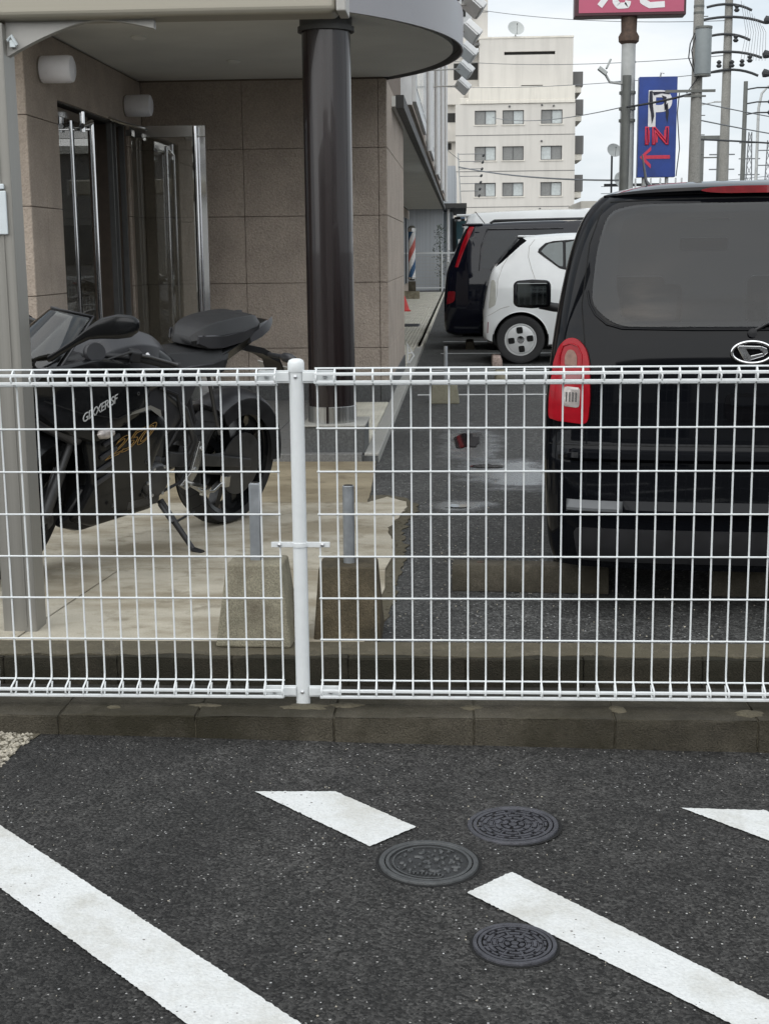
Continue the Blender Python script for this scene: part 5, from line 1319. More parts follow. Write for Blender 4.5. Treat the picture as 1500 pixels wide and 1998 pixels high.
for s in (1, -1):
    upper = [(1.56, .80), (1.47, .91), (1.22, .965), (1.02, .93), (.86, .80), (.93, .70), (1.20, .60), (1.36, .66)]
    fu = side_panel('upper_fairing', upper, s, lambda x, z: yfn(x, z)+.012, M['bike_matt'], bike, .062)
    side_panel('cheek_panel', [(1.60, .78), (1.40, .66), (1.24, .58), (1.20, .66), (1.42, .80)], s, lambda x, z: yfn(x, z)-.02, M['bike_grey'], bike, .05)
    lower = [(1.22, .62), (.98, .71), (.80, .72), (.70, .64), (.80, .44), (.74, .30), (.70, .225), (1.10, .205), (1.22, .25), (1.16, .42)]
    fl = side_panel('lower_fairing', lower, s, lambda x, z: yfn(x, z)-.01, M['bike_matt'], bike, .055)
    side_panel('belly_pan', [(1.25, .22), (1.17, .40), (.95, .36), (.66, .27), (.66, .215), (1.15, .185)], s, lambda x, z: yfn(x, z)-.045, M['bike_matt'], bike, .05)
    side_panel('tank_cover', [(1.06, .84), (1.0, .99), (.80, 1.0), (.62, .90), (.66, .80), (.85, .76)], s, lambda x, z: .10-.05*max(0, (z-.88)/.12), M['bike_matt'], bike, .055)
    side_panel('frame_cover', [(.90, .74), (.64, .82), (.40, .80), (.55, .58), (.70, .50), (.80, .58)], s, lambda x, z: .075, M['bike_grey'], bike, .05)
    m = MB(); m.loft([[(1.06, s*.235, .715), (1.06, s*.235, .705), (1.06, s*.225, .71)], [(.90, s*.240, .742), (.90, s*.240, .725), (.90, s*.22, .73)], [(.78, s*.20, .70), (.78, s*.20, .67), (.78, s*.18, .69)], [(.76, s*.195, .66), (.76, s*.195, .65), (.76, s*.18, .655)]]); m.build('silver_trim', M['alu'], fl, smooth=40)
    # clear front indicator
    m = MB(); m.lathe([(.001, -.052), (.020, -.038), (.026, 0), (.020, .038), (.001, .052)], 18, Matrix.Translation((1.186, s*.257, .655)) @ Matrix.Rotation(R(90), 4, 'Y') @ Matrix.Diagonal((.9, .8, 1, 1)), cap0=False, cap1=False); m.build('front_indicator', M['clear_lens'], bike, smooth=60)
    m = MB(); m.tube([(1.186, s*.19, .657), (1.186, s*.245, .655)], .014, 8); m.build('indicator_stalk', M['black_plastic'], bike, smooth=50)
    # mirrors on long arms
    m = MB(); rg = []
    for x_, y_, z_, hh, tt in [(1.44, .17, .97, .014, .02), (1.42, .20, 1.0, .013, .016), (1.385, .245, 1.045, .015, .014), (1.352, .28, 1.085, .026, .018), (1.325, .32, 1.110, .042, .026), (1.295, .375, 1.125, .050, .030), (1.276, .42, 1.132, .044, .028), (1.268, .443, 1.136, .028, .018), (1.266, .450, 1.138, .008, .006)]:
        rg.append([(x_+tt*math.copysign(abs(math.cos(a))**.8, math.cos(a)), s*y_, z_+hh*math.copysign(abs(math.sin(a))**.7, math.sin(a))) for a in [2*math.pi*i/20 for i in range(20)]])
    m.loft(rg); mm_ = m.build('mirror', M['bike_matt'], bike, smooth=45)
    m = MB(); m.loft([[(x_-tt-.0015, s*y_, z_+hh*.8), (x_-tt-.0015, s*y_, z_-hh*.8), (x_-tt+.006, s*y_, z_-hh*.7), (x_-tt+.006, s*y_, z_+hh*.7)] for x_, y_, z_, hh, tt in [(1.325, .325, 1.110, .040, .026), (1.295, .375, 1.125, .046, .030), (1.276, .42, 1.132, .040, .028)]]); m.build('mirror_glass', M['mirror'], mm_)
# lettering on the left fairing
lx = -Vector((1, 0, 0)); sl = math.atan2(.07, .20)
def fair_mat(x, y, z, ang, tip=0):
    xa = Vector((-math.cos(ang), 0, math.sin(ang))); za = Vector((math.sin(tip)*0, 1, .0)); za = (Vector((0, math.cos(tip), math.sin(tip)))).normalized(); ya = za.cross(xa).normalized(); xa = ya.cross(za)
    return axes(xa, ya, za, (x, y, z))
text('lettering', 'GIXXER SF', M['decal'], bike, fair_mat(1.215, .2385, .757, R(18.6)), .050, .0012, shear=.35, spacing=.88)
text('lettering', '250', M['gold'], bike, fair_mat(1.005, .2118, .578, R(11.5)) @ Matrix.Diagonal((1.95, 1, 1, 1)), .095, outline=.0017, shear=.75, spacing=.95)
# nose, lamp, screen, dash
body_loft('nose_cowl', [(1.20, .76, .97, .15), (1.35, .73, .95, .15), (1.48, .71, .90, .12), (1.58, .72, .83, .075), (1.62, .75, .79, .02)], M['bike_matt'])
m = MB(); m.lathe([(.001, .05), (.05, .04), (.085, .0)], 20, Matrix.Translation((1.575, 0, .79)) @ Matrix.Rotation(R(80), 4, 'Y') @ Matrix.Diagonal((.5, 1, .6, 1)), cap0=False, cap1=False); m.build('headlamp', M['clear_lens'], bike, smooth=60)
rg = []
for i in range(15):
    u = i/14; xx = lerp(1.50, 1.245, u); zz = .915+.215*u**.85; wv = lerp(.155, .10, u**1.6)
    row = []
    for j in range(17):
        a = lerp(-1.25, 1.25, j/16); row.append((xx-.16*(1-math.cos(a))*1.0, wv*math.sin(a)/math.sin(1.25), zz-.03*(1-math.cos(a))))
    rg.append(row)
m = MB(); m.loft(rg, cap=False, closed=False); ws = m.build('windscreen', M['screen'], bike, smooth=80); solid(ws, .004)
m = MB(); m.tube(rg[-1], .004, 6); m.tube([r_[0] for r_ in rg], .004, 6); m.tube([r_[-1] for r_ in rg], .004, 6); m.build('screen_edge', M['bike_grey'], ws, smooth=60)
m = MB(); m.cbox((1.26, 0, 1.0), (.03, .20, .11), (0, R(-35), 0)); m.build('instrument_panel', M['bike_grey'], bike, bevel=.02)
m = MB(); m.lathe([(.001, .0), (.040, .0), (.044, -.008), (.044, -.02)], 24, Matrix.Translation((1.215, .20, .985)) @ Matrix.Rotation(R(-72), 4, 'X') @ Matrix.Rotation(R(12), 4, 'Y') @ Matrix.Diagonal((1.15, .95, 1, 1)), cap0=False, cap1=False); m.build('inner_cowl', M['bike_grey'], bike, smooth=50)
body_loft('head_bracket', [(1.02, .78, .93, .07), (1.2, .74, .95, .09), (1.34, .76, .95, .08)], M['black_plastic'])
# tank, seats, tail
crease_loft('fuel_tank', [(1.10, .80, .94, .09), (1.02, .78, 1.005, .135), (.88, .77, 1.035, .160), (.75, .77, 1.015, .150), (.66, .78, .975, .115), (.60, .80, .935, .08)], [(0, 1.0), (.45, .98), (.80, .80), (1.0, .40), (.85, .0), (0, 0)], M['bike_grey'])  # black tank given grey, so its colour carries the sky reflection
m = MB(); m.lathe([(.04, 0), (.04, .008), (.001, .010)], 24, Matrix.Translation((.93, 0, 1.03))); m.build('fuel_cap', M['bike_metal'], bike, smooth=40)
crease_loft('rider_seat', [(.70, .80, .885, .075), (.62, .80, .915, .10), (.48, .80, .920, .135), (.36, .81, .925, .150), (.27, .82, .945, .145), (.22, .85, .965, .12)], [(0, 1.0), (.66, .95), (1.0, .45), (.95, .0), (0, 0)], M['seat_vinyl'])
crease_loft('pillion_seat', [(.43, .935, .975, .06), (.39, .925, 1.015, .105), (.30, .92, 1.045, .128), (.16, .935, 1.062, .138), (.03, .965, 1.068, .126), (-.03, .99, 1.058, .10), (-.05, 1.01, 1.042, .07)], [(0, 1.0), (.70, .97), (1.0, .52), (.84, .02), (0, 0)], M['seat_vinyl'])
m = MB(); m.tube([tuple(Vector(p)) for p in [(.40, .098, .985), (.30, .128, .988), (.16, .139, 1.0), (.03, .128, 1.015), (-.03, .10, 1.028)]], .003, 6); m.tube([(.40, -.098, .985), (.30, -.128, .988), (.16, -.139, 1.0), (.03, -.128, 1.015)], .003, 6); m.build('seat_piping', M['black_plastic'], bike, smooth=60)
crease_loft('tail_cowl', [(.52, .74, .80, .09), (.40, .77, .88, .125), (.22, .83, .95, .130), (.06, .89, 1.0, .120), (-.08, .94, 1.02, .095), (-.17, .985, 1.025, .055), (-.20, 1.0, 1.02, .03)], [(0, 1.0), (.75, .98), (1.0, .72), (.62, .05), (0, 0)], M['bike_matt'])
for s in (1, -1):
    m = MB(); m.loft([[(.08, s*.118, .935), (.08, s*.140, .945), (.08, s*.128, .975)], [(.01, s*.122, .95), (.01, s*.150, .970), (.01, s*.136, 1.012)], [(-.06, s*.108, .97), (-.06, s*.138, .995), (-.06, s*.122, 1.040)], [(-.115, s*.085, 1.005), (-.115, s*.112, 1.02), (-.115, s*.102, 1.052)], [(-.135, s*.078, 1.025), (-.135, s*.098, 1.032), (-.135, s*.092, 1.052)]]); m.build('grab_rail', M['bike_grey'], bike, smooth=50)
m = MB(); m.loft([sec_ring(-.155, 1.0, 1.022, .05), sec_ring(-.205, 1.006, 1.020, .035)]); m.build('tail_light', M['red_dark'], bike, smooth=50)
for s in (1, -1):
    for nm, secs in (('pillion_lit_side', [(.415, .945, .985, .085), (.37, .925, .99, .117), (.28, .925, .99, .131), (.15, .945, 1.005, .137), (.04, .975, 1.02, .124), (-.015, .995, 1.028, .106)]), ('seat_lit_side', [(.60, .81, .85, .103), (.50, .80, .862, .131), (.38, .81, .868, .148), (.29, .83, .882, .144)])):
        m = MB(); m.loft([[(x, s*(w_*.92), a), (x, s*(w_*1.035), a+.006), (x, s*(w_*1.045), b-.004), (x, s*(w_*.95), b)] for x, a, b, w_ in secs]); m.build(nm, M['bike_grey'], bike, smooth=40)  # added lighter strips: light falling on the seat sides put into colour
# rear mudguard, plate and indicators
m = MB()
m.loft([[(.10, -.05, .90), (.10, .05, .90), (.10, .05, .93), (.10, -.05, .93)], [(-.16, -.045, .855), (-.16, .045, .855), (-.16, .045, .885), (-.16, -.045, .885)], [(-.30, -.055, .80), (-.30, .055, .80), (-.285, .055, .835), (-.285, -.055, .835)], [(-.40, -.07, .68), (-.40, .07, .68), (-.385, .07, .685), (-.385, -.07, .685)]])
m.build('tail_bracket', M['black_plastic'], bike, smooth=30)
m = MB(); m.cbox((-.362, 0, .735), (.006, .20, .125), (0, R(38), 0)); m.build('number_plate', M['alu_pale'], bike, bevel=.002)
for s in (1, -1):
    m = MB(); m.tube([(-.20, s*.04, .85), (-.21, s*.12, .853)], .012, 8); m.loft([[(-.21+a*.7*k, s*(.12+dy), .853+b*k) for a, b in [(math.cos(2*math.pi*i/14)*.036, math.sin(2*math.pi*i/14)*.024) for i in range(14)]] for dy, k in ((0, .55), (.02, 1), (.06, 1), (.085, .55))]); m.build('rear_indicator', M['bike_grey'], bike, smooth=50)
rg = []
for i in range(21):
    a = R(55+128*i/20); c = Vector((math.cos(a)*.365, 0, .327+math.sin(a)*.365)); n = Vector((math.cos(a), 0, math.sin(a)))
    ring = [c+Vector((0, .098*min(1, abs(q))*(1 if q > 0 else -1), 0))-n*(.035*min(1, abs(q))**2.5+.075*max(0, abs(q)-1)) for q in (-2, -1.5, -1, -.8, -.4, 0, .4, .8, 1, 1.5, 2)]
    rg.append([tuple(p) for p in ring]+[tuple(p-n*.007) for p in ring[::-1]])
m = MB(); m.loft(rg); m.build('rear_mudguard', M['bike_grey'], bike, smooth=50)
# chassis
m = MB()
for s in (-1, 1): m.loft([[(.60, s*.10, .40), (.60, s*.13, .40), (.60, s*.13, .47), (.60, s*.10, .47)], [(.30, s*.10, .36), (.30, s*.125, .36), (.30, s*.125, .42), (.30, s*.10, .42)], [(-.05, s*.10, .305), (-.05, s*.12, .305), (-.05, s*.12, .35), (-.05, s*.10, .35)]])
m.build('swingarm', M['bike_metal'], bike, bevel=.006)
m = MB(); m.tube([(.50, .085, .41), (.0, .085, .385)], .008, 6); m.tube([(.50, .085, .36), (.0, .085, .27)], .008, 6); m.lathe([(.155, -.004), (.155, .004)], 36, Matrix.Translation((0, .090, .327)) @ Matrix.Rotation(R(90), 4, 'X')); m.build('chain', M['bike_metal'], bike)
m = MB(); m.cbox((.85, 0, .46), (.42, .25, .44)); m.cbox((.80, .12, .36), (.22, .08, .22)); m.lathe([(.001, .0), (.075, 0), (.085, .03), (.07, .05), (.001, .055)], 24, Matrix.Translation((.74, .14, .37)) @ Matrix.Rotation(R(-90), 4, 'X')); eng = m.build('engine', M['bike_metal'], bike, bevel=.02)
for k in range(6):
    a = 2*math.pi*k/6; m = MB(); m.lathe([(.008, 0), (.008, .006), (.001, .007)], 8, Matrix.Translation((.74+.07*math.cos(a), .185, .37+.07*math.sin(a))) @ Matrix.Rotation(R(-90), 4, 'X'), cap1=False); m.build('cover_bolt', M['bolt'], eng)
m = MB(); m.tube([(.62, .13, .50), (.56, .15, .62), (.60, .14, .74), (.72, .13, .78)], .008, 6); m.tube([(.66, .15, .30), (.55, .16, .33), (.48, .15, .42)], .007, 6); m.build('hoses', M['black_plastic'], bike, smooth=50)
m = MB(); m.tube([(.72, .10, .78), (.52, .125, .66), (.42, .12, .50), (.46, .11, .40)], .018, 10); m.build('frame_rail', M['bike_metal'], bike, smooth=50)
m = MB(); m.cbox((.56, 0, .62), (.35, .16, .30), (0, R(25), 0)); m.build('frame', M['black_plastic'], bike, bevel=.03)
m = MB(); m.tube([(.42, -.13, .30), (.20, -.16, .36), (-.05, -.18, .42), (-.26, -.19, .47)], [.04, .075, .085, .07], 20); m.build('silencer', M['bike_metal'], bike, smooth=50)
for s in (1, -1):
    dz = -.085
    m = MB(); m.loft([[(.455, s*.165, .60+dz), (.415, s*.165, .585+dz), (.415, s*.18, .585+dz), (.455, s*.18, .60+dz)], [(.50, s*.165, .46+dz), (.455, s*.165, .445+dz), (.455, s*.182, .445+dz), (.50, s*.182, .46+dz)], [(.56, s*.155, .40+dz), (.505, s*.155, .37+dz), (.505, s*.172, .37+dz), (.56, s*.172, .40+dz)]]); fpz = m.build('footrest_plate', M['steel'], bike, bevel=.004)
    m = MB(); m.tube([(.50, s*.17, .405+dz), (.49, s*.26, .405+dz)], .011, 8); m.build('footpeg', M['dull_chrome'], fpz, smooth=40)
    m = MB(); m.tube([(.50, s*.18, .40+dz), (.42, s*.187, .355+dz), (.33, s*.187, .345+dz), (.27, s*.187, .375+dz)], .009, 7); m.cbox((.255, s*.195, .385+dz), (.035, .035, .055)); m.cbox((.40, s*.19, .352+dz), (.05, .02, .03)); m.build('pedal', M['dull_chrome'], fpz, bevel=.003)
    m = MB()
    for xx, zz in ((.44, .565), (.475, .47), (.53, .39)): m.lathe([(.011, 0), (.011, .006), (.001, .008)], 8, Matrix.Translation((xx, s*.18, zz+dz)) @ Matrix.Rotation(R(-90*s), 4, 'X'), cap1=False)
    m.build('plate_bolts', M['bolt'], fpz)
    m = MB(); m.tube([(.36, s*.12, .80), (.30, s*.14, .60), (.27, s*.15, .52)], .010, 8); m.build('pillion_bracket', M['bike_metal'], bike, smooth=40)
    # seams, fixings and intake slats on the fairing
    yo = lambda x, z: yfn(x, z)+.076
    m = MB(); m.tube([(1.46, s*yo(1.46, .80), .80), (1.30, s*yo(1.30, .745), .745), (1.10, s*yo(1.1, .70), .705), (.98, s*yo(.98, .72), .735)], .0028, 5); m.tube([(1.30, s*yo(1.3, .88), .885), (1.10, s*yo(1.1, .86), .865), (.96, s*yo(.96, .83), .835)], .0025, 5); m.build('fairing_seam', M['seam'], bike)
    for xx, zz in ((1.33, .80), (1.12, .88), (.98, .80), (1.02, .66), (.86, .48), (1.02, .30), (.80, .30)):
        m = MB(); m.lathe([(.009, 0), (.009, .004), (.004, .0045), (.004, .002), (.001, .002)], 10, Matrix.Translation((xx, s*(yfn(xx, zz)+(.070 if zz > .6 else .042)), zz)) @ Matrix.Rotation(R(-90*s), 4, 'X'), cap1=False); m.build('fairing_screw', M['bike_metal'], bike)
    for k in range(4):
        m = MB(); m.cbox((1.13-.012*k, s*(yfn(1.1, .5)+.044), .44+.055*k), (.10, .012, .018), (0, R(20), 0)); m.build('intake_slat', M['bike_grey'], bike, bevel=.003)
# shock and side stand (its foot reaches the ground)
m = MB(); m.tube([(.38, 0, .78), (.36, 0, .45)], .03, 12); m.build('shock', M['bike_metal'], bike, smooth=40)
inv = bike.matrix_world.inverted()
foot = inv @ Vector((-.775, 2.425, .022)); pivot = Vector((.62, .11, .24))
mid = pivot.lerp(foot, .55)
m = MB(); m.tube([pivot, mid, foot], [.017, .014, .012], 12); m.tube([foot-bL*0, foot+Vector((-.0, .055, -.005))], [.012, .016], 8)
m.build('side_stand', M['black_plastic'], bike, smooth=50)
m = MB(); m.tube([pivot+Vector((.02, .015, -.01)), pivot.lerp(foot, .42)+Vector((.025, .01, 0))], .010, 8); m.tube([pivot.lerp(foot, .45), pivot.lerp(foot, .45)+Vector((-.16, -.02, .02))], .006, 6); m.build('stand_spring', M['bike_metal'], bike, smooth=50)

# ------------------------------------------------------------------ small things by the pavement
t = thing('barber_pole', 'red, white and blue striped barber pole beyond the brown pier', 'barber pole', (-.92, 34.9, SW))
BR = .095
def helix_band(k, n, z0, z1, name, mat, par):
    m = MB(); vs = []; fs = []; rows, cols = 24, 24
    turn = 2*math.pi*(z1-z0)/1.15
    # stripes as separate strips round the cylinder
    for i in range(rows+1):
        for j in range(9):
            a = 2*math.pi*(k+j/8)/n+turn*i/rows; vs.append((BR*math.cos(a), BR*math.sin(a), lerp(z0, z1, i/rows)))
    for i in range(rows):
        for j in range(8): fs.append((i*9+j, i*9+j+1, i*9+j+10, i*9+j+9))
    m.add(vs, fs); return m.build(name, mat, par, smooth=60, recalc=False)
zb0, zb1 = .58, 1.80
for k in range(4): helix_band(k, 4, zb0, zb1, 'stripe', M[('barber_red', 'barber_white', 'barber_blue', 'barber_white')[k]], t)
m = MB(); m.lathe([(BR*.97, zb0), (BR*.97, zb1)], 20); m.build('cylinder', M['barber_white'], t, smooth=40)
for pr_ in ([(.05, zb1+.16), (.11, zb1+.10), (.11, zb1), (BR*.9, zb1)], [(.11, zb0), (.11, zb0-.05), (.06, zb0-.09)]):
    m = MB(); m.lathe(pr_, 20); m.build('cap', M['dull_chrome'], t, smooth=40)
m = MB(); m.box(-.10, .10, -.10, .10, 0.2001, .47); m.build('stand', M['wheelstop'], t, bevel=.01)
m = MB(); m.box(-.30, .20, -.25, .25, 0, .20); m.build('base', M['block_pale'], t, bevel=.01)
t = thing('traffic_cone', 'small red traffic cone half hidden behind the brown pier', 'traffic cone', (-.82, 26.8, SW))
m = MB(); m.lathe([(.13, .02), (.04, .30), (.025, .33)], 20); m.build('cone', M['cone_red'], t, smooth=40)
m = MB(); m.box(-.15, .15, -.15, .15, 0, .02); m.build('base', M['cone_red'], t)
t = thing('wall_bracket', 'small white triangular bracket at the foot of the brown pier', 'bracket', (-.165, 12.35, SW))
m = MB(); m.tube([(-.02, 0, .02), (-.02, 0, .24), (.055, 0, .10), (.0, 0, .02)], .011, 8); m.tube([(-.02, .0, .13), (.04, 0, .13)], .009, 6); m.build('wire', M['facade_white'], t, smooth=40)

# white mesh fence at the far end of the pavement
t = thing('far_fence', 'low white mesh fence at the far end of the striped pavement', 'fence', (0, 41.5, SW))
for i in range(5):
    m = MB(); m.tube([(-2.2+i*1.0, 0, 0), (-2.2+i*1.0, 0, 1.28)], .028, 8); m.build('post', M['white_paint'], t)
for z0_, z1_ in ((1.19, 1.24), (.10, .14)):
    m = MB(); m.box(-2.2, 1.9, -.02, .02, z0_, z1_); m.build('rail', M['white_paint'], t)
m = MB()
for i in range(9): m.box(-2.2, 1.9, -.005, .005, .22+.11*i, .232+.11*i)
for i in range(50): m.box(-2.2+i*.08, -2.193+i*.08, -.005, .005, .12, 1.2)
m.build('mesh', M['alu_pale'], t)['kind'] = 'stuff'
# neighbouring grey house with its doorway, drain and leaf-dark shrub
t = thing('grey_house', 'pale grey rendered house with a dark doorway behind the far fence', 'house', (0, 45, 0))
m = MB(); m.box(-6, -.22, 0, 10, 0, 2.75); m.box(-6, .10, 3.5, 10, 0, 2.75); m.build('wall', M['grey_siding'], t)
m = MB(); m.box(-6, .22, 1.2, 10, 2.92, 4.25); m.build('upper_wall', M['grey_siding'], t)
m = MB(); m.box(-6, .60, -.6, 9.8, 2.76, 2.915); m.build('eave', M['reveal'], t)
m = MB(); m.box(.101, .55, 3.3, 3.45, .1, 2.5); m.build('doorway', M['dark_hole'], t)
m = MB(); m.box(.24, .60, 2.9, 3.0, 1.3, 2.4); m.build('teal_awning', M['teal'], t)
m = MB(); m.box(.30, .58, 2.7, 2.75, .7, 1.75); m.build('notice_board', M['facade_white'], t)
m = MB(); m.box(.36, .54, 2.69, 2.699, .95, 1.5); m.build('notice_panel', M['barber_blue'], t)
m = MB(); m.tube([(-.02, -.1, 0), (-.02, -.1, 2.75)], .05, 8); m.build('downpipe', M['facade_white'], t)
for k, (x, z) in enumerate(((.2, .25), (.3, .75))):
    u = thing('outdoor_unit', ('lower', 'upper')[k]+' white outdoor unit behind the far fence', 'air conditioner', (x, 44.0, 0))
    m = MB(); m.box(-.36, .30, 0, .3, z-.18, z+.22); m.build('case', M['dish'], u, bevel=.02)
    m = MB(); m.lathe([(.001, 0), (.15, 0), (.16, .01)], 20, Matrix.Translation((-.08, -.002, z)) @ Matrix.Rotation(R(90), 4, 'X'), cap0=False, cap1=False); m.build('fan_grille', M['win_frame'], u)
t = thing('shrub', 'thin dark shrub in front of the grey house wall', 'shrub', (-.28, 43.6, 0))
m = MB(); m.tube([(0, 0, 0), (.02, 0, .9), (-.03, 0, 2.0)], [.03, .02, .008], 6); m.build('stem', M['plant'], t)
rr = random.Random(3); m = MB()
for i in range(260):
    z = rr.uniform(.5, 2.2); r_ = .22*(1-abs(z-1.3)/1.2)+.03; c = Vector((rr.gauss(0, r_*.6), rr.gauss(0, r_*.6), z)); d = Vector((rr.uniform(-1, 1), rr.uniform(-1, 1), rr.uniform(-.3, 1))).normalized()*rr.uniform(.05, .11); e = d.orthogonal().normalized()*.018
    m.add([c, c+d*.5+e, c+d, c+d*.5-e], [(0, 1, 2, 3)])
m.build('leaves', M['plant'], t, recalc=False)

# ------------------------------------------------------------------ apartment building far behind
apt = thing('apartment_building', 'tall beige apartment block with stepped roof and side balconies', 'apartment building', (0, 105, 0))
def wall_open(x0, x1, z0, z1, ops, depth, name, mat, y=0, par=apt, back=12):
    xs = sorted({x0, x1, *[o[0] for o in ops], *[o[1] for o in ops]}); zs = sorted({z0, z1, *[o[2] for o in ops], *[o[3] for o in ops]}); m = MB()
    def is_open(xc, zc): return any(a < xc < b and c < zc < d_ for a, b, c, d_ in ops)
    for i in range(len(xs)-1):
        for j in range(len(zs)-1):
            if is_open((xs[i]+xs[i+1])/2, (zs[j]+zs[j+1])/2): continue
            m.add([(xs[i], y, zs[j]), (xs[i+1], y, zs[j]), (xs[i+1], y, zs[j+1]), (xs[i], y, zs[j+1])], [(0, 1, 2, 3)])
    for a, b, c, d_ in ops:
        m.add([(a, y, c), (b, y, c), (b, y, d_), (a, y, d_), (a, y+depth, c), (b, y+depth, c), (b, y+depth, d_), (a, y+depth, d_)], [(0, 1, 5, 4), (1, 2, 6, 5), (2, 3, 7, 6), (3, 0, 4, 7)])
    m.add([(x0, y, z0), (x1, y, z0), (x1, y, z1), (x0, y, z1), (x0, y+back, z0), (x1, y+back, z0), (x1, y+back, z1), (x0, y+back, z1)], [(1, 5, 6, 2), (0, 3, 7, 4), (3, 2, 6, 7), (4, 7, 6, 5)])
    return m.build(name, mat, par, recalc=False)
def pane_window(x0, x1, z0, z1, y, a, b):
    m = MB(); w_ = .055
    m.box(x0, x1, y, y+.08, z0, z0+w_); m.box(x0, x1, y, y+.08, z1-w_, z1); m.box(x0, x0+w_, y, y+.08, z0+w_, z1-w_); m.box(x1-w_, x1, y, y+.08, z0+w_, z1-w_); xm = (x0+x1)/2; m.box(xm-.035, xm+.035, y, y+.08, z0+w_, z1-w_)
    f = m.build('window', M['win_frame'], apt)
    for p0, p1, mt, dy in ((x0+w_, xm-.035, a, .03), (xm+.035, x1-w_, b, .045)):
        q = MB(); q.box(p0, p1, y+dy, y+dy+.02, z0+w_, z1-w_); q.build('pane', M[mt], f)
wins = []
sh = [('pane_dark', 'pane_pale'), ('pane_dark', 'pane_pale'), ('pane_dark', 'pane_pale'), ('pane_dark', 'pane_pale'), ('pane_dark', 'pane_dark'), ('pane_pale', 'pane_dark'), ('pane_dark', 'pane_pale'), ('pane_dark', 'pane_pale'), ('pane_dark', 'pane_pale')]
cols_ = [(1.41, 3.0), (3.49, 5.09), (6.37, 7.97)]
rows_ = [(10.65, 11.68), (8.02, 9.05), (5.36, 6.38), (2.7, 3.72)]
ops = [(c0, c1, r0, r1) for r0, r1 in rows_ for c0, c1 in cols_]
wall_open(-.05, 8.93, 0, 12.15, ops, .22, 'wall', M['apt'])
for i, o in enumerate(ops): pane_window(*o, .16, *sh[i % 9])
for o in ops:
    m = MB(); m.box(o[0]-.08, o[1]+.08, -.06, .05, o[2]-.08, o[2]-.002); m.build('window_sill', M['apt_top'], apt)
m = MB(); m.box(.75, 8.90, -.10, .6, 12.16, 12.42); m.box(.95, 8.88, -.06, .5, 12.42, 13.40); m.box(.3, .95, -.06, .5, 12.16, 12.6); m.build('parapet', M['apt_top'], apt, bevel=.03)
for z in (9.85, 7.2, 4.55):
    m = MB(); m.box(-.04, 8.92, -.012, .001, z, z+.05); m.build('floor_joint', M['apt_grey'], apt)
for x, z in ((6.42, 12.02), (6.42, 9.40), (6.35, 4.4), (4.0, 11.95), (7.3, 11.95)):
    m = MB(); m.lathe([(.07, 0), (.08, .08), (.02, .10)], 10, Matrix.Translation((x, 0, z)) @ Matrix.Rotation(R(90), 4, 'X')); m.build('vent', M['win_frame'], apt)
# upper set-back block
up_ops = [(3.65, 7.5, 15.92, 16.16), (4.95, 6.6, 12.3, 13.7)]
wall_open(1.75, 8.86, 12.0, 17.13, up_ops, .3, 'upper_wall', M['apt'], y=2.0, back=10)
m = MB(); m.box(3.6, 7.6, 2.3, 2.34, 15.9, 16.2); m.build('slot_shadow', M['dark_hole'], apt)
pane_window(4.95, 6.6, 12.3, 13.7, 2.15, 'pane_dark', 'pane_dark')
m = MB(); m.box(1.7, 8.9, 1.95, 2.2, 17.131, 17.26); m.build('upper_coping', M['apt_top'], apt)
# stair tower on the left and the link with open landings
m = MB(); m.box(-2.5, 1.74, 5.0, 14, 0, 16.6); m.build('stair_tower', M['apt_pale'], apt)
for z0, z1, x0, x1 in ((14.5, 15.75, -.2, 1.68), (11.3, 12.0, -.9, .0), (9.2, 9.7, -1.3, -.4), (7.1, 7.7, -1.3, -.2)):
    m = MB(); m.box(x0, x1, 4.96, 4.998, z0, z1); m.build('stair_opening', M['dark_hole'], apt)
for z0, z1 in ((12.6, 14.4), (9.8, 11.2), (7.8, 9.0)):
    m = MB(); m.box(-1.5, .6, 4.4, 4.95, z0, z0+.9); m.build('landing_parapet', M['apt_pale'], apt)
m = MB(); m.box(.2, 1.05, 3.0, 8, 16.61, 24); m.box(1.06, 2.42, 3.4, 8, 17.27, 24); m.build('lift_tower', M['apt_pale'], apt)
for z in (19.2, 21.2, 23.0):
    m = MB(); m.box(.18, 2.44, 2.98, 3.0, z, z+.06); m.build('tower_joint', M['apt_grey'], apt)
m = MB(); m.tube([(1.06, 3.2, 16.7), (1.06, 3.2, 24)], .06, 6); m.build('tower_pipe', M['apt_grey'], apt)
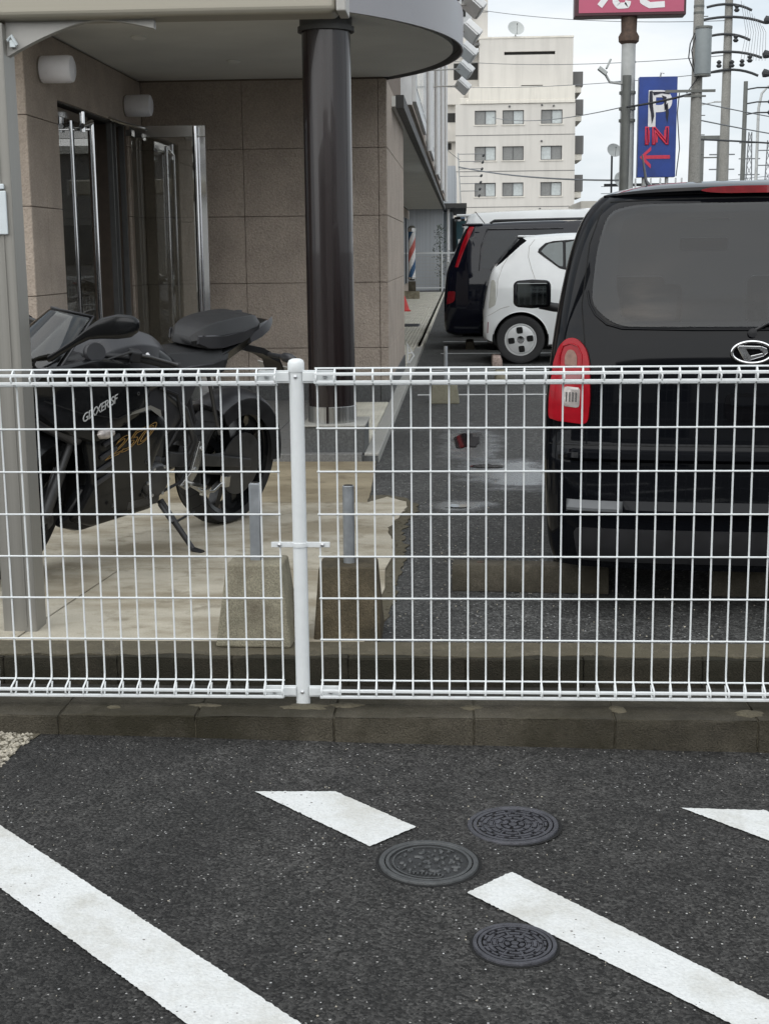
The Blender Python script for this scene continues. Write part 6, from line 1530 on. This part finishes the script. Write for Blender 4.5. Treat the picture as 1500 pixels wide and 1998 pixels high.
# balconies down the right side
for z0, z1, y0, ex in ((13.2, 14.75, 3.0, .78), (11.05, 12.65, 2.6, .80), (9.55, 10.5, .0, 0), (8.05, 9.85, 1.2, .74), (5.25, 6.95, 1.1, .72), (2.2, 4.05, 1.0, .70)):
    if not ex: continue
    m = MB(); m.box(8.94, 8.93+ex, y0, y0+5, z0+.45, z1-.001); b_ = m.build('balcony', M['apt_grey'], apt, bevel=.03)
    m = MB(); m.box(8.945, 8.93+ex*.85, y0+.1, y0+5, z0, z0+.445); m.build('balcony_soffit', M['apt_top'], b_)
t = thing('roof_dish', 'round satellite dish on the apartment roof', 'satellite dish', (4.5, 104.6+2.6, 17.26))
def dish(par, r, z, tilt, az, mat='dish', rib=True):
    mt = Matrix.Translation((0, 0, z)) @ Matrix.Rotation(az, 4, 'Z') @ Matrix.Rotation(R(90)-tilt, 4, 'X')
    m = MB(); m.lathe([(.001, -.16*r*0), (r*.5, .07*r), (r*.85, .19*r), (r, .27*r), (r*1.02, .27*r), (r*.86, .16*r), (r*.5, .03*r), (.001, -.04*r)], 28, mt, cap0=False, cap1=False); d_ = m.build('reflector', M[mat], par, smooth=50)
    m = MB(); m.tube([mt @ Vector((0, -r*.9, .2*r)), mt @ Vector((0, -.1*r, .95*r))], .03*r, 6); m.lathe([(.06*r, 0), (.09*r, .12*r)], 10, mt @ Matrix.Translation((0, 0, .9*r))); m.build('feed_arm', M['win_frame'], par)
dish(t, .62, .55, R(30), R(12))
m = MB(); m.tube([(0, .05, 0), (0, .05, .6)], .05, 8); m.build('mast', M['pole_grey'], t)
for x0 in (1.55,):
    t = thing('roof_camera', 'small grey box at the left end of the apartment roof', 'roof box', (1.55, 107, 16.6)); m = MB(); m.cbox((0, 0, .12), (.45, .3, .2), (0, R(-15), 0)); m.build('case', M['apt_grey'], t, bevel=.03)
    m = MB(); m.tube([(0, 0, 0), (0, 0, .1)], .05, 6); m.build('foot', M['apt_grey'], t)

# ------------------------------------------------------------------ signs and poles across the road
t = thing('pole_sign', 'faded crimson roadside sign with white kana on a tall grey pole', 'sign', (0, 34, 0))
m = MB(); m.box(3.33, 6.16, .0, .55, 7.22, 9.4); sb = m.build('sign_box', M['sign_edge'], t, bevel=.02)
m = MB(); m.box(3.43, 6.10, -.012, -.001, 7.30, 9.32); m.build('sign_face', M['sign_pink'], sb)
def stroke(name, pts, r, par, y, mat):
    m = MB(); pts = [Vector((x, y, z)) for x, z in pts]; vs = []; fs = []
    for i, p in enumerate(pts):
        d_ = (pts[min(i+1, len(pts)-1)]-pts[max(i-1, 0)]).normalized(); n = Vector((-d_.z, 0, d_.x))*r
        for yy in (0, -.01):
            vs += [p+n+Vector((0, yy, 0)), p-n+Vector((0, yy, 0))]
    for i in range(len(pts)-1):
        a = i*4; b = a+4
        fs += [(a, a+1, b+1, b), (a+2, b+2, b+3, a+3), (a, b, b+2, a+2), (a+1, a+3, b+3, b+1)]
    fs += [(0, 2, 3, 1), (len(vs)-4, len(vs)-3, len(vs)-1, len(vs)-2)]
    m.add(vs, fs); return m.build(name, mat, par)
for nm, x0, strokes in (('kana_letter', 3.94, [[(.28, 1.22), (.48, 1.12)], [(.10, .84), (.64, .86), (.02, .06)], [(.30, .42), (.40, .44), (.42, .16), (.50, .06), (.72, .07), (.74, .18)]]), ('kana_letter', 4.93, [[(.24, 1.22), (.32, .72)], [(.66, .94), (.30, .66), (.10, .40), (.12, .16), (.30, .06), (.68, .08)]])):
    p = bpy.data.objects.new(nm, None); S.collection.objects.link(p); p.parent = t
    for s in strokes:
        dense = []
        for i in range(len(s)-1):
            for k in range(5): dense.append((x0+lerp(s[i][0], s[i+1][0], k/5), 7.40+lerp(s[i][1], s[i+1][1], k/5)))
        dense.append((x0+s[-1][0], 7.40+s[-1][1])); stroke('stroke', dense, .075, p, -.013, M['sign_white'])
m = MB(); m.tube([(4.76, .28, 0), (4.75, .28, 6.95)], [.19, .18], 18); m.build('pole', M['pole_grey'], t, smooth=40)
m = MB(); m.lathe([(.18, 6.55), (.26, 6.62), (.27, 6.74), (.20, 6.86), (.21, 7.22)], 18, Matrix.Translation((4.75, .28, 0)), cap0=False, cap1=False); m.build('collar', M['rust'], t, smooth=40)
m = MB(); m.tube([(4.65, .06, 0), (4.70, .06, 5.75)], .115, 12); m.build('conduit', M['pole_dark'], t, smooth=40)
m = MB(); m.tube([(4.60, .1, 5.55), (4.25, -.05, 5.58), (4.12, -.1, 5.78)], .035, 8); arm = m.build('floodlight_arm', M['pole_grey'], t, smooth=40)
m = MB(); m.cbox((4.05, -.15, 5.85), (.26, .22, .10), (0, R(38), 0)); m.cbox((4.20, -.15, 6.02), (.05, .2, .26), (0, R(25), 0)); m.build('floodlight', M['dish'], arm, bevel=.015)
m = MB()
for z in (4.9, 4.6, 5.3): m.lathe([(.215, z), (.215, z+.07)], 16, Matrix.Translation((4.74, .24, 0)))
m.build('clamps', M['pole_dark'], t)
t = thing('parking_sign', 'tall dark blue sign with peeling white P, red IN and arrow', 'sign', (0, 34, 0))
m = MB(); m.box(5.02, 6.0, .05, .35, 3.18, 5.71); sb = m.build('sign_box', M['sign_blue'], t, bevel=.01)
for x in (5.2, 5.8):
    m = MB(); m.tube([(x, .2, 0), (x, .2, 3.18)], .05, 8); m.build('leg', M['pole_grey'], t)
def flat(name, pts, y, mat, par, th=.006):
    m = MB(); m.prism(pts, 0, th, Matrix(((1, 0, 0, 0), (0, 0, -1, y), (0, 1, 0, 0), (0, 0, 0, 1)))); return m.build(name, mat, par)
text('letter', 'P', M['sign_white'], t, axes((1, 0, 0), (0, 0, 1), (0, -1, 0), (5.53, .045, 4.86)), 1.25, .004, bold=.035)
rr = random.Random(11)
for pts in ([(5.28, 5.34), (5.36, 5.36), (5.38, 5.0), (5.42, 4.72), (5.36, 4.52), (5.33, 4.8), (5.28, 5.0)], [(5.70, 4.98), (5.76, 5.05), (5.79, 4.8), (5.76, 4.55), (5.72, 4.7)], [(5.36, 5.33), (5.80, 5.33), (5.80, 5.26), (5.6, 5.29), (5.4, 5.24)], [(5.60, 5.24), (5.72, 5.2), (5.73, 4.9), (5.68, 4.86), (5.66, 5.1)]):
    flat('peeled_film', pts, .036, M['sign_soot'], t, .004)
text('letter', 'IN', M['sign_red'], t, axes((1, 0, 0), (0, 0, 1), (0, -1, 0), (5.50, .040, 4.20)), .62, outline=.022, spacing=1.1)
text('letter', 'IN', M['sign_red'], t, axes((1, 0, 0), (0, 0, 1), (0, -1, 0), (5.50, .046, 4.20)), .42, .003, spacing=1.5, bold=.014)
flat('arrow', [(5.07, 3.69), (5.36, 3.96), (5.36, 3.86), (5.22, 3.735), (5.85, 3.735), (5.85, 3.645), (5.22, 3.645), (5.36, 3.50), (5.36, 3.40)], .046, M['sign_red'], t)
m = MB(); m.tube([(5.55, .02, 5.70), (5.56, -.05, 5.80), (5.64, -.05, 5.78)], .025, 6); m.build('sign_lamp', M['facade_white'], t)
m = MB(); m.tube([(6.03, .1, 3.2), (6.10, .1, 3.9), (6.02, .1, 4.8), (6.06, .1, 5.3)], .014, 6); m.build('stray_wire', M['cable'], t)

def utility_pole(name, label, x, y, h, r0, r1, group='utility poles beyond the car park'):
    t = thing(name, label, 'utility pole', (x, y, 0), 0, group); m = MB(); m.tube([(0, 0, 0), (0, 0, h)], [r0, r1], 16); m.build('pole', M['conc_pole'], t, smooth=40); return t
ua = utility_pole('utility_pole', 'concrete utility pole carrying a grey transformer beside the blue sign', 6.0, 31, 10.5, .16, .095)
m = MB(); m.lathe([(.17, 5.34), (.19, 5.36), (.19, 6.34), (.175, 6.40)], 24, Matrix.Translation((.08, -.28, 0))); tr = m.build('transformer', M['transformer'], ua, smooth=35)
for nm_, r_, a_, b_ in (('lid', .20, 6.38, 6.43), ('base_rim', .195, 5.31, 5.345)):
    m = MB(); m.lathe([(r_, a_), (r_, b_)], 24, Matrix.Translation((.08, -.28, 0))); m.build(nm_, M['pole_dark'], tr, smooth=35)
m = MB(); m.tube([(-.12, -.25, 6.3), (-.22, -.25, 6.05), (-.24, -.2, 5.75), (-.06, -.14, 5.35)], .016, 6); m.tube([(-.10, -.3, 6.25), (-.19, -.3, 5.9), (-.12, -.2, 5.6), (-.02, -.14, 5.28), (-.25, -.1, 4.95)], .014, 6); m.build('transformer_leads', M['cable'], ua)
m = MB(); m.box(-.75, .42, -.15, -.10, 4.97, 5.03); m.box(-.30, .20, -.15, -.10, 4.86, 4.90); m.build('crossarm', M['pole_dark'], ua)
m = MB()
for z in (6.9, 6.75, 4.5, 4.2, 3.8): m.lathe([(.125, z), (.125, z+.05)], 14)
m.build('bands', M['pole_dark'], ua)
m = MB()
for i in range(9): m.tube([(.1, 0, 3.1+i*.45), (.22, 0, 3.1+i*.45)], .012, 5)
m.build('step_bolts', M['pole_dark'], ua)
ub = utility_pole('utility_pole', 'tall utility pole with many insulators and cable arms at its top', 9.22, 45, 10.6, .19, .12)
def insul(m, x, y, z, dx, L_=.5):
    for k in range(4): m.lathe([(.03, 0), (.13-.02*k, .05), (.03, .08)], 10, Matrix.Translation((x+dx*k*.11, y, z-.03*k)) @ Matrix.Rotation(R(90)*(1 if dx > 0 else -1), 4, 'Y'))
for z, x0, x1 in ((9.12, -.75, .72), (8.72, -.9, 1.15), (8.18, -.75, .70), (7.62, -.9, 1.1), (7.05, -.6, 1.0)):
    m = MB(); pts = [(lerp(x0, x1, k/8), -.16, z+.10*(1-(2*k/8-1)**2)-.12*(k/8)**3) for k in range(9)]; m.tube(pts, .045, 6); m.build('crossarm', M['cable'], ub)
for z in (8.70, 7.62, 7.02):
    m = MB(); m.lathe([(.03, 0), (.14, .05), (.13, .14), (.10, .24), (.06, .36), (.03, .46)], 10, Matrix.Translation((1.12, -.16, z)) @ Matrix.Rotation(R(97), 4, 'Y')); m.build('insulator', M['cable'], ub)
for z, x in ((8.95, .22), (8.0, .22), (7.2, -.3), (7.2, .12), (7.22, .45), (7.35, .7)):
    m = MB(); m.lathe([(.05, 0), (.10, .06), (.05, .12), (.09, .18), (.03, .24)], 10, Matrix.Translation((x, -.2, z))); m.build('insulator', M['cable'], ub)
m = MB()
for i in range(9): m.tube([(.35+.09*i, -.2, 9.3-.1*i), (.55+.08*i, -.2, 8.3), (.4+.1*i, -.2, 7.4)], .008, 4)
m.build('jumper_leads', M['cable_far'], ub)
uc = utility_pole('utility_pole', 'dark short utility pole with three side arms near the right edge', 12.76, 60, 8.45, .12, .09)
uc.children[0].data.materials[0] = M['pole_dark']
m = MB()
for z in (8.1, 7.5, 7.05): m.tube([(0, 0, z), (.5, 0, z+.08), (1.0, 0, z+.08)], .035, 6); m.lathe([(.02, 0), (.11, .1), (.12, .35), (.03, .5)], 10, Matrix.Translation((.95, 0, z+.08)) @ Matrix.Rotation(R(90), 4, 'Y'))
m.build('arms', M['cable'], uc)
t = thing('street_lamp', 'slender curved street lamp at the right edge of the sky', 'street lamp', (17.4, 80, 0))
m = MB(); m.tube([(0, 0, 0), (0, 0, 9.2), (.15, 0, 10.0), (.5, 0, 10.4), (1.0, 0, 10.5)], [.11, .08, .07, .06, .05], 10); m.build('pole', M['pole_grey'], t, smooth=50)
m = MB(); m.cbox((1.25, 0, 10.47), (.6, .2, .12)); m.build('lamp_head', M['pole_grey'], t, bevel=.03)
t = thing('street_lamp', 'thin straight lamp post between the blue sign and the pole', 'street lamp', (11.75, 66, 0))
m = MB(); m.tube([(0, 0, 0), (0, 0, 8.1)], .05, 8); m.tube([(0, 0, 8.05), (.75, 0, 8.2)], .03, 6); m.build('pole', M['pole_grey'], t)
m = MB(); m.cbox((.9, 0, 8.2), (.4, .15, .06)); m.build('lamp_head', M['pole_grey'], t)
t = thing('billboard_frame', 'empty dark rectangular billboard frame between two poles', 'frame', (0, 70, 0))
for x0_, x1_ in ((12.5, 12.72), (13.40, 13.56)):
    m = MB(); m.box(x0_, x1_, 0, .2, 0, 6.95); m.build('post', M['pole_dark'], t)
for z0_, z1_ in ((6.75, 6.95), (5.84, 5.9)):
    m = MB(); m.box(12.73, 13.39, 0, .15, z0_, z1_); m.build('rail', M['pole_dark'], t)
for k, (x, y, h) in enumerate(((24.9, 120, 11.0), (26.5, 120, 10.3), (19.0, 100, 8.6))):
    t = thing('lattice_mast', ('lattice mast farthest left in the hazy skyline by the right edge', 'lattice mast at the very right edge of the skyline', 'small lattice mast seen through the empty billboard frame')[(1, 0, 2).index(k)] if k != 2 else 'small lattice mast seen through the empty billboard frame', 'mast', (x, y, 0), 0, 'lattice masts on the skyline')
    m = MB()
    for s in (-1, 1): m.tube([(s*.45, 0, 0), (s*.12, 0, h)], .05, 5)
    for i in range(12):
        z = h*i/12; w0 = lerp(.45, .12, i/12); w1 = lerp(.45, .12, (i+1)/12); m.tube([(-w0, 0, z), (w1, 0, h*(i+1)/12)], .03, 4); m.tube([(w0, 0, z), (-w1, 0, h*(i+1)/12)], .03, 4)
    m.build('lattice', M['cable_far'], t)
    m = MB()
    for z in (h*.92, h*.8, h*.68): m.tube([(-.9, 0, z), (.9, 0, z)], .05, 5)
    m.build('arms', M['cable_far'], t)
# low shop with roof railing, dishes behind the cars
t = thing('low_shop', 'low white flat-roofed shop with a black roof rail behind the cars', 'shop', (0, 38, 0))
m = MB(); m.box(3.9, 8.2, 0, 5, 0, 2.72); m.build('wall', M['apt_top'], t)
m = MB(); m.box(4.55, 6.55, -.05, .05, 3.12, 3.20); m.build('rail', M['cable'], t)
for i in range(9):
    x = 5.0+.22*i+.05*(i % 2); m = MB(); m.tube([(x, -.08, 2.72), (x, -.08, 3.34)], .03, 6); m.build('baluster', M['facade_white'], t)
for k, (x, y, zz, mh, lb) in enumerate(((4.72, 36.2, 4.0, 4.0, 'round satellite dish on a mast left of the sign pole'), (5.02, 37.5, 3.25, 3.2, 'satellite dish partly hidden behind the sign pole'))):
    t = thing('satellite_dish', lb, 'satellite dish', (x-.10 if k == 0 else x, y, 0), 0, 'satellite dishes by the sign pole')
    dish(t, .20 if k == 0 else .26, zz, R(25), R(14))
    m = MB(); m.tube([(-.04, .06, 0), (-.04, .06, zz)], .03, 6); m.build('mast', M['cable'], t)
# rack of service insulators on the grey house
t = thing('cable_rack', 'slim service mast with a ladder of insulators before the apartments', 'cable rack', (.35, 60, 0))
m = MB(); m.tube([(.22, 0, 0), (-.08, 0, 5.6)], .035, 6); m.build('mast', M['pole_grey'], t)
m = MB()
for i in range(6): m.tube([(-.05+.012*i, 0, 5.55-.32*i), (1.0-.03*i, 0, 5.55-.32*i)], .016, 5)
m.build('rungs', M['cable_far'], t)
for i in range(7):
    m = MB(); m.lathe([(.03, 0), (.06, .07), (.03, .14)], 8, Matrix.Translation((1.0-.03*i, 0, 5.42-.29*i)) @ Matrix.Rotation(R(35), 4, 'Y')); m.build('insulator', M['cable'], t)

# ------------------------------------------------------------------ overhead cables
def cable(a, b, sag, r, label, mat='cable_far', sleeves=()):
    m = MB(); a, b = Vector(a), Vector(b); P = lambda k: a.lerp(b, k)-Vector((0, 0, sag*4*k*(1-k)))
    m.tube([P(k/24) for k in range(25)], r, 5)
    for s in sleeves: m.tube([P(s), P(s+.025)], r*3.2, 6)
    o = m.build('overhead_cable', M[mat], None); tag(o, label, 'cable', 'overhead cables'); return o
cable((-3, 70, 14.2), (9.2, 45, 8.72), .5, .013, 'highest overhead cable crossing above the roof dish')
cable((-6, 80, 13.0), (9.2, 45, 7.62), .6, .013, 'overhead cable crossing the top of the apartments', sleeves=(.82,))
cable((-6, 80, 11.2), (9.2, 45, 7.1), .5, .013, 'overhead cable running just under the crimson sign', sleeves=(.80,))
cable((10.4, 45, 8.65), (30, 52, 8.4), .2, .014, 'overhead cable leaving the upper insulator to the right')
cable((10.4, 45, 7.58), (30, 52, 7.2), .2, .014, 'overhead cable leaving the middle insulator to the right')
cable((10.4, 45, 6.98), (30, 52, 6.5), .2, .014, 'overhead cable leaving the lower insulator to the right')
cable((2.0, 70, 8.0), (4.7, 34, 4.98), .25, .014, 'overhead cable reaching the sign pole from the apartments', 'cable_far')
cable((4.7, 33.9, 4.95), (6.0, 31, 4.98), .03, .028, 'thick black cable between the sign pole and the transformer pole', 'cable')
cable((6.05, 31, 4.75), (24, 60, 6.2), .4, .014, 'overhead cable running right from below the transformer')
cable((6.05, 31, 4.35), (24, 60, 5.4), .35, .016, 'second overhead cable running right below the transformer', 'cable_far')
cable((6.05, 31, 3.9), (22, 55, 4.2), -.2, .024, 'thick overhead cable bundle sagging right of the transformer pole', 'cable')
cable((.3, 60, 5.0), (5.0, 36, 3.2), .15, .028, 'twisted service cable crossing the lowest apartment windows', 'cable_far')
cable((-1.0, 50, 6.0), (.35, 60, 5.3), .1, .012, 'short cable from the cable rack to the left')
for k, (z, lb) in enumerate(((5.35, 'thin skyline cable highest of the three near the far masts'), (4.9, 'thin skyline cable in the middle near the far masts'), (4.3, 'thin skyline cable lowest near the far masts'))):
    cable((9.5, 90, z), (32, 118, z+2.6), .3, .022, lb)

# ------------------------------------------------------------------ the other side of the street, behind the viewpoint (mirrored in the dark paint and glass)
for k, (x0, x1, h, y, mt, lb) in enumerate(((-30, -9.2, 4.4, -27, 'apt_grey', 'low grey shop row across the street, left part'), (-8.9, 3, 5.0, -26, 'apt_pale', 'pale building with dark louvre bands across the street'), (3.6, 15, 4.6, -27, 'apt_grey', 'low grey workshop across the street'), (15.5, 34, 6.0, -29, 'apt', 'beige building at the right end across the street'))):
    t = thing('street_building', lb, 'building', (0, y, 0), 0, 'buildings across the street')
    m = MB(); m.box(x0, x1, -8, 0, 0, h); m.build('wall', M[mt], t)
    m = MB(); m.box(x0-.1, x1+.1, -8.1, .25, h+.001, h+.25); m.build('roof_edge', M['apt_top'], t)
    if k == 1:
        for q in range(4):
            m = MB(); m.box(x0+.3, x1-.3, .001, .05, 3.0+q*.5, 3.22+q*.5); m.build('louvre_band', M['dark_hole'], t)
        m = MB(); m.box(-3.0, -.5, .001, .05, .1, 2.3); m.build('shop_window', M['car_glass'], t)
        continue
    z = 1.0
    while z+1.4 < h:
        n = int((x1-x0)/2.6)
        for i in range(n):
            a = x0+.3+i*2.6; m = MB(); m.box(a, a+2.2, .001, .06, z, z+1.3); m.build('window', M['car_glass'], t)
        z += 2.7
